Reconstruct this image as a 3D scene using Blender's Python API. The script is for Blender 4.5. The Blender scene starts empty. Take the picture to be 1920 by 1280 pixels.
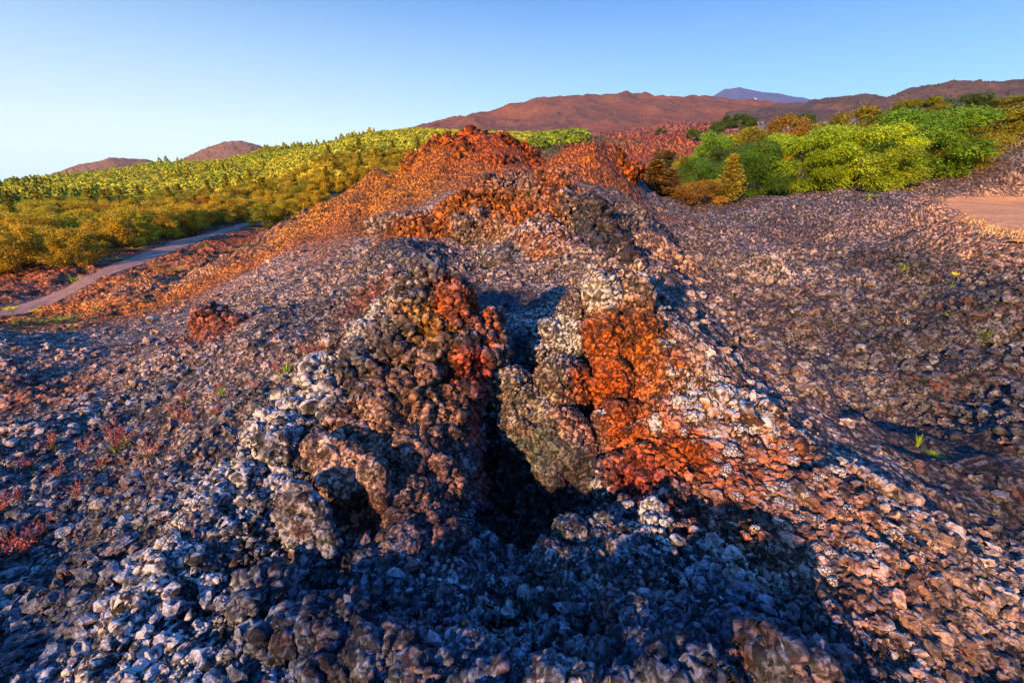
import bpy, math, random
import numpy as np
from mathutils import Vector, Matrix
from mathutils.bvhtree import BVHTree
R = math.radians

rng = np.random.default_rng(7); random.seed(7)
sc = bpy.context.scene
COL = sc.collection

# ------------------------------------------------------------------ camera (eye is the origin; forward = +Y)
F = 853.3; PITCH = R(19.4)
cp, sp = math.cos(PITCH), math.sin(PITCH)
def ray(px, py):
    a = (px-960)/F; b = (640-py)/F
    return np.array([a, cp+b*sp, -sp+b*cp])
def P(px, py, D):
    d = ray(px, py); return d*(D/d[1])
def proj(p):
    p = np.asarray(p, float); x, y, z = p[..., 0], p[..., 1], p[..., 2]
    dep = np.maximum(y*cp-z*sp, 1e-3); u = y*sp+z*cp
    return 960+F*x/dep, 640-F*u/dep
cam_d = bpy.data.cameras.new('camera'); cam = bpy.data.objects.new('camera', cam_d); COL.objects.link(cam)
cam_d.lens = 16; cam_d.sensor_width = 36; cam_d.clip_start = .05; cam_d.clip_end = 40000
cam.location = (0, 0, 0); cam.rotation_euler = (R(90)-PITCH, 0, 0); sc.camera = cam

# ------------------------------------------------------------------ helpers
def tag(o, label=None, cat=None, group=None, kind=None):
    if label: o['label'] = label
    if cat: o['category'] = cat
    if group: o['group'] = group
    if kind: o['kind'] = kind
    return o
def link(name, me, parent=None):
    o = bpy.data.objects.new(name, me); COL.objects.link(o)
    if parent: o.parent = parent
    return o
def mesh_np(name, V, Fq, mats=(), smooth=True, midx=None):
    V = np.asarray(V, np.float32); Fq = np.asarray(Fq, np.int32); n = Fq.shape[1]
    me = bpy.data.meshes.new(name)
    me.vertices.add(len(V)); me.vertices.foreach_set('co', V.ravel())
    me.loops.add(Fq.size); me.loops.foreach_set('vertex_index', Fq.ravel())
    me.polygons.add(len(Fq)); me.polygons.foreach_set('loop_start', np.arange(0, Fq.size, n, dtype=np.int32))
    if midx is not None: me.polygons.foreach_set('material_index', np.asarray(midx, np.int32))
    me.update(calc_edges=True)
    me.polygons.foreach_set('use_smooth', np.full(len(Fq), smooth))
    for m in mats: me.materials.append(m)
    return me
def get_co(me):
    a = np.empty(len(me.vertices)*3, np.float32); me.vertices.foreach_get('co', a); return a.reshape(-1, 3)
def fattr(me, name, arr):
    if name in me.attributes: me.attributes.remove(me.attributes[name])
    a = me.attributes.new(name, 'FLOAT', 'POINT'); a.data.foreach_set('value', np.asarray(arr, np.float32).ravel())
def cattr(me, name, arr):
    if name in me.attributes: me.attributes.remove(me.attributes[name])
    a = me.attributes.new(name, 'FLOAT_COLOR', 'POINT'); a.data.foreach_set('color', np.asarray(arr, np.float32).ravel())
def hsh(ix, iy, iz, s=0):
    n = (ix.astype(np.int64)*374761393+iy.astype(np.int64)*668265263+iz.astype(np.int64)*2147483647+s*1442695041) & 0xffffffff
    n = ((n ^ (n >> 13))*1274126177) & 0xffffffff
    n = ((n ^ (n >> 15))*73244475) & 0xffffffff
    return ((n ^ (n >> 16)) & 0xffffff)/float(0xffffff)
def vnoise(p, s=0):
    p = np.asarray(p, float); i = np.floor(p).astype(np.int64); f = p-i; f = f*f*(3-2*f); r = 0
    for dx in (0, 1):
        for dy in (0, 1):
            for dz in (0, 1):
                w = (f[..., 0] if dx else 1-f[..., 0])*(f[..., 1] if dy else 1-f[..., 1])*(f[..., 2] if dz else 1-f[..., 2])
                r = r+w*hsh(i[..., 0]+dx, i[..., 1]+dy, i[..., 2]+dz, s)
    return r
def fbm(p, sc_=1., oc=4, s=0, ridged=False):
    r = 0; a = .5; t = 0; q = np.asarray(p, float)*sc_
    for k in range(oc):
        n = vnoise(q, s+k)
        if ridged: n = 1-abs(2*n-1)
        r = r+a*n; t += a; a *= .5; q = q*2.03+11.3
    return r/t
def sstep(a, b, x):
    t = np.clip((x-a)/(b-a), 0, 1); return t*t*(3-2*t)

# ------------------------------------------------------------------ materials
def newmat(name):
    m = bpy.data.materials.new(name); m.use_nodes = True; nt = m.node_tree
    return m, nt, nt.nodes['Principled BSDF']
def N(nt, typ, **kw):
    n = nt.nodes.new(typ)
    for k, v in kw.items():
        if k == 'ins':
            for a, b in v.items(): n.inputs[a].default_value = b
        else: setattr(n, k, v)
    return n
def L(nt, a, b): nt.links.new(a, b)
def math_n(nt, op, a, b=None, c=None, clamp=False):
    n = nt.nodes.new('ShaderNodeMath'); n.operation = op; n.use_clamp = clamp
    for i, v in enumerate((a, b, c)):
        if v is None: continue
        if isinstance(v, (int, float)): n.inputs[i].default_value = v
        else: nt.links.new(v, n.inputs[i])
    return n.outputs[0]
def mixc(nt, fac, a, b, bt='MIX'):
    n = nt.nodes.new('ShaderNodeMix'); n.data_type = 'RGBA'; n.blend_type = bt
    for s, v in ((0, fac), (6, a), (7, b)):
        if isinstance(v, (int, float)): n.inputs[s].default_value = v
        elif isinstance(v, tuple): n.inputs[s].default_value = (*v[:3], 1)
        else: nt.links.new(v, n.inputs[s])
    return n.outputs[2]
def maprange(nt, v, a, b, c=0., d=1.):
    n = nt.nodes.new('ShaderNodeMapRange'); n.interpolation_type = 'SMOOTHSTEP'
    nt.links.new(v, n.inputs[0])
    for i, x in enumerate((a, b, c, d)): n.inputs[i+1].default_value = x
    return n.outputs[0]

def rock_material(name, fine=1.0, bump=1.0, alb=None):
    """scoria: regional tint in the attribute 'alb' (alpha = how much pale lichen crust), knob height in 'lump'"""
    m, nt, b = newmat(name)
    geo = N(nt, 'ShaderNodeNewGeometry'); tc = N(nt, 'ShaderNodeTexCoord')
    if alb is None:
        at = N(nt, 'ShaderNodeAttribute', attribute_name='alb'); ac, aa = at.outputs['Color'], at.outputs['Alpha']
        pos = geo.outputs['Position']
    else:
        oi = N(nt, 'ShaderNodeObjectInfo'); ac = oi.outputs['Color']; aa = oi.outputs['Alpha']; pos = geo.outputs['Position']
    lu = N(nt, 'ShaderNodeAttribute', attribute_name='lump').outputs['Fac']
    n1 = N(nt, 'ShaderNodeTexNoise', ins={'Scale': 2.2, 'Detail': 6, 'Roughness': .65}); L(nt, pos, n1.inputs['Vector'])
    n2 = N(nt, 'ShaderNodeTexNoise', ins={'Scale': 26*fine, 'Detail': 6, 'Roughness': .7}); L(nt, pos, n2.inputs['Vector'])
    n3 = N(nt, 'ShaderNodeTexNoise', ins={'Scale': 110*fine, 'Detail': 5, 'Roughness': .75}); L(nt, pos, n3.inputs['Vector'])
    vo = N(nt, 'ShaderNodeTexVoronoi', ins={'Scale': 42*fine, 'Randomness': 1.}); L(nt, pos, vo.inputs['Vector'])
    vc = N(nt, 'ShaderNodeTexVoronoi', ins={'Scale': 9*fine, 'Randomness': 1.}); L(nt, pos, vc.inputs['Vector'])
    # tint variation between clasts
    sep = N(nt, 'ShaderNodeSeparateColor'); L(nt, vc.outputs['Color'], sep.inputs[0])
    v1 = maprange(nt, sep.outputs[0], 0, 1, .7, 1.9)
    v2 = maprange(nt, n2.outputs[0], .3, .7, .45, 1.5)
    k = math_n(nt, 'MULTIPLY', v1, v2)
    sc1 = N(nt, 'ShaderNodeVectorMath', operation='SCALE'); L(nt, ac, sc1.inputs[0]); L(nt, k, sc1.inputs['Scale'])
    # some clasts rust, some dark
    rust = maprange(nt, sep.outputs[1], .72, .95, 0, .38)
    c1 = mixc(nt, rust, sc1.outputs[0], (.21, .065, .028))
    dk = maprange(nt, sep.outputs[2], .6, .9, 0, .6)
    c1 = mixc(nt, dk, c1, (.035, .032, .034))
    n4 = N(nt, 'ShaderNodeTexNoise', ins={'Scale': 6.5*fine, 'Detail': 9, 'Roughness': .72, 'Distortion': .6}); L(nt, pos, n4.inputs['Vector'])
    dkn = N(nt, 'ShaderNodeVectorMath', operation='MULTIPLY'); L(nt, c1, dkn.inputs[0]); dkn.inputs[1].default_value = (.34, .30, .36)
    c1 = mixc(nt, maprange(nt, n4.outputs[0], .51, .62, 0, .75), c1, dkn.outputs[0])
    # pale crust on exposed knobs: lump height + noise, limited by alpha
    s = math_n(nt, 'MULTIPLY_ADD', lu, .52, math_n(nt, 'MULTIPLY', n2.outputs[0], .55))
    s = math_n(nt, 'ADD', s, math_n(nt, 'MULTIPLY_ADD', n1.outputs[0], 1.5, -.5))
    s = math_n(nt, 'ADD', s, math_n(nt, 'MULTIPLY_ADD', aa, .9, -.87))
    nz = N(nt, 'ShaderNodeSeparateXYZ'); L(nt, geo.outputs['True Normal'], nz.inputs[0])
    s = math_n(nt, 'ADD', s, math_n(nt, 'MULTIPLY', nz.outputs[2], .16))
    s = math_n(nt, 'ADD', s, math_n(nt, 'MULTIPLY_ADD', n4.outputs[0], .7, -.35))
    f = maprange(nt, s, .44, .66, 0, 1)
    f = math_n(nt, 'MULTIPLY', f, math_n(nt, 'MINIMUM', math_n(nt, 'MULTIPLY', aa, 1.35), .93))
    pale = mixc(nt, maprange(nt, n3.outputs[0], .35, .65), (.32, .27, .225), (.68, .62, .55))
    c2 = mixc(nt, f, c1, pale)
    # colour darker low between the knobs, by lump height
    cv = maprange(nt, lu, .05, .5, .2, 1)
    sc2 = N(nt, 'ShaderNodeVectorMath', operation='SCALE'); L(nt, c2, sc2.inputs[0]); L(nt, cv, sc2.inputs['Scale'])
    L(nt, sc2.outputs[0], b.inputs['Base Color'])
    b.inputs['Roughness'].default_value = .92; b.inputs['Specular IOR Level'].default_value = .18
    h = math_n(nt, 'ADD', math_n(nt, 'MULTIPLY', n3.outputs[0], .35), math_n(nt, 'MULTIPLY', n2.outputs[0], .8))
    h = math_n(nt, 'SUBTRACT', h, math_n(nt, 'MULTIPLY', vo.outputs['Distance'], .55))
    bp = N(nt, 'ShaderNodeBump', ins={'Strength': .85*bump, 'Distance': .02/fine}); L(nt, h, bp.inputs['Height'])
    L(nt, bp.outputs[0], b.inputs['Normal'])
    return m
def leaf_material(name, trans=.42):
    m, nt, b = newmat(name)
    oi = N(nt, 'ShaderNodeObjectInfo'); geo = N(nt, 'ShaderNodeNewGeometry'); tc = N(nt, 'ShaderNodeTexCoord')
    n = N(nt, 'ShaderNodeTexNoise', ins={'Scale': 1.1, 'Detail': 3}); L(nt, tc.outputs['Object'], n.inputs['Vector'])
    k = math_n(nt, 'MULTIPLY', maprange(nt, n.outputs[0], .3, .7, .55, 1.45), maprange(nt, geo.outputs['Random Per Island'], 0, 1, .55, 1.5))
    s = N(nt, 'ShaderNodeVectorMath', operation='SCALE'); L(nt, oi.outputs['Color'], s.inputs[0]); L(nt, k, s.inputs['Scale'])
    hs = N(nt, 'ShaderNodeHueSaturation'); L(nt, s.outputs[0], hs.inputs['Color'])
    L(nt, maprange(nt, geo.outputs['Random Per Island'], 0, 1, .475, .52), hs.inputs['Hue'])
    L(nt, hs.outputs[0], b.inputs['Base Color']); b.inputs['Roughness'].default_value = .6; b.inputs['Specular IOR Level'].default_value = .25
    tr = N(nt, 'ShaderNodeBsdfTranslucent'); L(nt, hs.outputs[0], tr.inputs[0])
    mx = N(nt, 'ShaderNodeMixShader'); mx.inputs[0].default_value = trans
    L(nt, b.outputs[0], mx.inputs[1]); L(nt, tr.outputs[0], mx.inputs[2]); L(nt, mx.outputs[0], nt.nodes['Material Output'].inputs[0])
    return m
def plain_noise(name, c1, c2, scale=3., bump=.4, dist=.03, rough=.95, det=8):
    m, nt, b = newmat(name); geo = N(nt, 'ShaderNodeNewGeometry')
    n = N(nt, 'ShaderNodeTexNoise', ins={'Scale': scale, 'Detail': det, 'Roughness': .68}); L(nt, geo.outputs['Position'], n.inputs['Vector'])
    n2 = N(nt, 'ShaderNodeTexNoise', ins={'Scale': scale*14, 'Detail': 5, 'Roughness': .7}); L(nt, geo.outputs['Position'], n2.inputs['Vector'])
    c = mixc(nt, maprange(nt, n.outputs[0], .35, .65), c1, c2)
    k = maprange(nt, n2.outputs[0], .3, .7, .55, 1.4)
    s = N(nt, 'ShaderNodeVectorMath', operation='SCALE'); L(nt, c, s.inputs[0]); L(nt, k, s.inputs['Scale'])
    L(nt, s.outputs[0], b.inputs['Base Color']); b.inputs['Roughness'].default_value = rough; b.inputs['Specular IOR Level'].default_value = .2
    bp = N(nt, 'ShaderNodeBump', ins={'Strength': bump, 'Distance': dist}); L(nt, n2.outputs[0], bp.inputs['Height']); L(nt, bp.outputs[0], b.inputs['Normal'])
    return m
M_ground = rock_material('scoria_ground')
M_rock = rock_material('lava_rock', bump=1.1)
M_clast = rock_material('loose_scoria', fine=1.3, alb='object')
M_leaf = leaf_material('leaves')
M_blade = leaf_material('grass_blades', .25)
M_bark = plain_noise('bark', (.06, .045, .035), (.13, .10, .08), 9, .7, .02)
M_road = plain_noise('road_cinder', (.15, .082, .06), (.32, .17, .115), 1.3, .6, .06)
M_clear = plain_noise('clearing_sand', (.48, .19, .055), (.64, .28, .10), .5, .3, .03)
M_stem = plain_noise('plant_stem', (.10, .13, .04), (.18, .2, .06), 20, .2, .003)

# ------------------------------------------------------------------ terrain base: radial basis interpolation of surveyed points
CT = []
def c(px, py, D): CT.append(P(px, py, D))
def A(x, y, z): CT.append(np.array([x, y, z], float))
for t in [
 # left slope, near
 (-150,1280,1.9),(0,1280,2.0),(0,1130,2.75),(0,1000,3.85),(0,880,5.2),(0,800,6.6),(0,700,9.6),(0,650,11),(0,632,12),(0,610,20),(-200,640,14),(-200,625,20),(-200,1000,3.9),(-200,700,9.6),
 (150,1130,2.55),(150,950,4.1),(150,800,6.3),(300,800,5.7),(300,900,4.1),(300,1000,3.1),(120,1250,2.15),(300,650,9.9),(130,640,12),(120,622,15),(110,600,21),(200,605,16),(350,600,14),(300,560,22),
 (450,540,17),(600,560,10),(500,650,7.5),(400,720,6.9),(500,760,5.2),(480,880,3.85),(600,500,15),(600,440,24),(480,480,25),(400,560,17),(200,545,26),(170,580,23),(120,575,27),
 # cone, left flank and top
 (600,386,28),(655,352,28.5),(705,320,29),(780,278,30),(830,257,30),(860,250,30),(900,246,30),(940,250,30.5),(975,268,30),(1015,290,30.5),(1050,283,31),(1090,268,31),(1130,268,31),(1160,298,30),(1200,352,29),(1240,400,28),
 (540,420,30),(490,446,30),(380,494,30),(290,512,30),(235,520,29),
 (700,420,24),(780,370,24.5),(850,320,26),(900,290,27.5),(960,300,27),(1000,315,26.5),(1100,310,27),(1150,350,25),(1190,410,22),
 # crater hollow behind the orange wall
 (930,330,23),(1000,335,22.5),(1070,338,22),
 # orange wall crest and face
 (740,402,19.5),(800,385,19.5),(850,365,19.5),(900,350,19.5),(960,336,19.5),(1020,345,18.5),(1060,352,17.5),(1105,368,14.5),(1130,420,11.5),(1160,480,8.4),
 (760,440,16),(850,445,15.5),(920,440,15),(850,405,17.4),(960,385,17),(1000,410,14.5),(1060,420,12.5),(1080,450,11),
 # mound in the middle
 (1010,440,11.6),(960,465,11.2),(1060,470,10.6),(900,475,11.6),(1000,515,9.4),(930,520,9.2),(1080,520,8.6),
 # dark sand hollow
 (960,560,8),(900,560,8.2),(940,600,6.9),(1000,585,7.2),(950,640,6.1),(850,525,9),(760,500,10.2),(680,540,9.2),(700,480,12.5),(660,600,7.4),(580,640,6.9),
 # left rampart ridge
 (800,560,5.5),(740,640,5.0),(650,720,4.6),(560,790,4.2),(500,840,3.75),(420,920,3.35),(350,1010,2.85),(280,1100,2.45),(210,1210,2.05),(170,1290,1.8),
 (750,800,4.3),(850,850,4.2),(700,950,3.25),(820,960,3.3),(600,980,3.0),(500,1080,2.5),(620,1120,2.3),(750,1100,2.35),(850,1100,2.35),(400,1200,2.0),(550,1250,1.75),(700,1250,1.65),(850,1200,1.85),
 # fissure
 (930,760,5.6),(915,900,5.4),(930,980,4.9),(990,980,4.8),(1050,960,4.7),(920,1060,3.2),(1010,1065,2.85),(1100,1010,3.0),(950,1180,2.25),(955,1235,1.95),(1000,1130,2.35),
 # right wall and pile
 (1130,560,5.7),(1180,520,5.9),(1250,580,5.6),(1300,620,5.3),(1420,740,4.5),(1500,800,4.1),(1560,850,3.9),(1640,905,3.7),(1720,955,3.55),(1800,1010,3.3),
 (1250,850,3.7),(1350,850,3.55),(1200,950,3.0),(1300,980,2.85),(1450,1000,2.75),(1600,1050,2.6),(1750,1130,2.4),(1100,1060,2.5),(1100,1150,2.1),(1250,1100,2.2),(1400,1150,2.0),(1600,1180,2.05),
 (960,1290,1.35),(850,1290,1.45),(1100,1250,1.66),(1300,1230,1.65),(1200,1180,1.9),(1500,1270,1.6),(1700,1290,1.8),(1850,1290,2.15),
 # ground to the right
 (1920,1150,2.75),(1850,1060,3.2),(1800,950,4.0),(1920,960,3.9),(1700,870,4.6),(1600,800,5.2),(1480,720,5.9),(1400,650,7.1),(1300,560,8.4),(1250,480,11),(1250,440,16),
 (1500,600,8.6),(1700,700,6.7),(1900,850,4.6),(1900,650,7.2),(1700,620,8.4),(1900,560,8.9),(1500,530,11.5),(1600,480,15),(1700,520,11.7),(1800,545,10),(1500,440,19),(1380,440,19),(1350,520,11.5),
 (1400,400,28),(1600,400,23),(1750,430,16.5),(1750,480,12.5),(2000,700,6),(2100,1000,3.5),
 # clearing
 (1770,378,30),(1850,372,33),(1920,366,36),(1850,395,22),(1920,400,20.5),(1920,440,12.5),(1860,425,15.5),(2050,400,20),(2050,450,12),(1900,465,11.4),
 # foot of the grove and slope behind
 (1350,385,34),(1500,366,38),(1650,350,40),(1800,322,42),(1920,285,42),(2100,240,45),(1920,330,38),
 (1300,340,50),(1450,310,60),(1600,290,62),(1750,255,70),(1900,225,75),(2100,200,80),
 (1450,265,110),(1600,240,120),(1750,205,140),(1900,195,150),
 # red lava field
 (1200,330,55),(1250,300,68),(1200,290,75),(1120,285,85),(1300,265,120),(1250,250,170),(1400,245,170),(1150,262,150),(1250,232,300),(1400,228,300),
 # forest slopes
 (1000,286,110),(1000,272,150),(1000,259,260),(1090,262,150),(870,264,200),
 (0,500,48),(-300,520,45),(0,455,66),(150,455,66),(350,452,66),(450,421,85),(540,408,98),(250,490,48),(100,556,33),(0,596,27),(-300,640,23),
 (0,400,112),(-300,420,110),(300,400,112),(300,352,190),(0,362,220),(0,343,350),(-300,365,340),(150,327,330),(300,308,330),(500,365,130),(500,322,210),(500,283,340),(700,292,160),(700,258,320),(620,330,120),(760,251,330),
 (1000,255,400),(800,258,420)]: c(*t)
for (x, y, z) in [(0,0,-2.),(0,.7,-2.12),(.9,.5,-2.25),(-.9,.5,-2.2),(0,-1,-2.),(0,-3,-2.1),(2,-2,-2.5),(3,0,-2.9),(5,1.5,-3.2),(-3.5,0,-2.7),(4,-4,-2.6),(-4,-4,-1.5),(-2,-4,-1.9),(-9,-4,-1.3),(-16,-5,-1.6),(-9,2,-3.2),(-9,-1,-1.8),(-16,2,-3.6),
  (0,-7,-1.5),(-8,-9,.0),(-16,-12,.7),(6,-8,-1.2),(12,-6,-2.4),(12,3,-3),(14,-14,-1),(0,-15,-.2),(-25,-6,-1),(-30,-15,1),(0,-40,1),(-40,-40,0),(40,-40,0),(60,0,0),(-60,0,-9),
  (-8,40,-7),(0,42,-4.5),(8,42,-2.5),(-20,42,-7.8),(-30,50,-8),(0,60,-3.5),(-25,75,-7),(0,80,-.5)]: A(x, y, z)
for az in range(-180, 180, 24):
    a = R(az)
    for r in (900, 4000, 9000):
        T = -.04 if az < 0 or abs(az) > 80 else (.03 if r < 1000 else -.02)
        A(r*math.sin(a), r*math.cos(a), r*T)
CT = np.array(CT)
def warp(x, y):
    r = np.hypot(x, y)+1e-9; g = np.log1p(r/1.2)/r
    return np.stack([x*g, y*g], -1)
CW = warp(CT[:, 0], CT[:, 1]); CV = CT[:, 2]/(np.hypot(CT[:, 0], CT[:, 1])+1.5)
def kern(d2): return np.sqrt(d2+.005)
n_ = len(CW)
Kd = kern(((CW[:, None]-CW[None])**2).sum(-1)); 
KA = np.zeros((n_+3, n_+3)); KA[:n_, :n_] = Kd-np.eye(n_)*.012; KA[:n_, n_:] = np.c_[np.ones(n_), CW]; KA[n_:, :n_] = KA[:n_, n_:].T
KW = np.linalg.solve(KA, np.r_[CV, 0, 0, 0])
def H(x, y):
    x = np.asarray(x, float); y = np.asarray(y, float); sh = x.shape; x = x.ravel(); y = y.ravel(); out = np.empty(len(x))
    for i in range(0, len(x), 100000):
        q = warp(x[i:i+100000], y[i:i+100000])
        d2 = (q**2).sum(1)[:, None]+(CW**2).sum(1)[None]-2*q@CW.T
        out[i:i+100000] = kern(np.maximum(d2, 0))@KW[:n_]+KW[n_]+q@KW[n_+1:]
    return (out*(np.hypot(x, y)+1.5)).reshape(sh)
def G(px, py, D):  # ground point in the direction of a pixel column at forward distance D
    q = P(px, py, D); return np.array([q[0], D, float(H(q[0], D))])

# ------------------------------------------------------------------ road and clearing centre lines
road_pts = [(-420,660,21.5),(-150,625,24.5),(0,593,27.5),(80,562,31.5),(150,541,35),(215,512,41),(255,490,48),(300,468,56),(350,450,66),(410,434,76),(455,420,84),(500,414,90),(535,410,93)]
rp = np.array([P(*t)[:2] for t in road_pts])
def cat_rom(p, n):
    out = []
    for i in range(len(p)-1):
        p0, p1, p2, p3 = p[max(i-1, 0)], p[i], p[i+1], p[min(i+2, len(p)-1)]
        for k in range(n):
            t = k/n; out.append(.5*(2*p1+(p2-p0)*t+(2*p0-5*p1+4*p2-p3)*t*t+(3*p1-p0-3*p2+p3)*t**3))
    out.append(p[-1]); return np.array(out)
RL = cat_rom(rp, 14)
def dist_line(x, y, Lp):
    best = np.full(np.shape(x), 1e9)
    for a, b in zip(Lp[:-1], Lp[1:]):
        ab = b-a; t = np.clip(((x-a[0])*ab[0]+(y-a[1])*ab[1])/(ab@ab), 0, 1)
        best = np.minimum(best, np.hypot(x-a[0]-t*ab[0], y-a[1]-t*ab[1]))
    return best
def road_w(y): return np.clip(1.75-.006*(y-30), 1.2, 1.8)
CLR = np.array([P(px, py, D)[:2] for px, py, D in [(1768,380,28),(1785,370,31.5),(1860,366,34),(1960,362,36),(2300,362,36),(2300,450,11.5),(1960,447,12),(1905,436,13.6),(1850,420,17),(1800,402,22)]])
def poly_sd(x, y, poly):
    d = dist_line(x, y, np.vstack([poly, poly[:1]])); ins = np.zeros(np.shape(x), bool)
    for (x0, y0), (x1, y1) in zip(poly, np.roll(poly, -1, 0)):
        ins ^= ((y0 > y) != (y1 > y)) & (x < (x1-x0)*(y-y0)/(y1-y0+1e-12)+x0)
    return np.where(ins, -d, d)
SAND = P(950, 575, 7.7)

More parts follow.
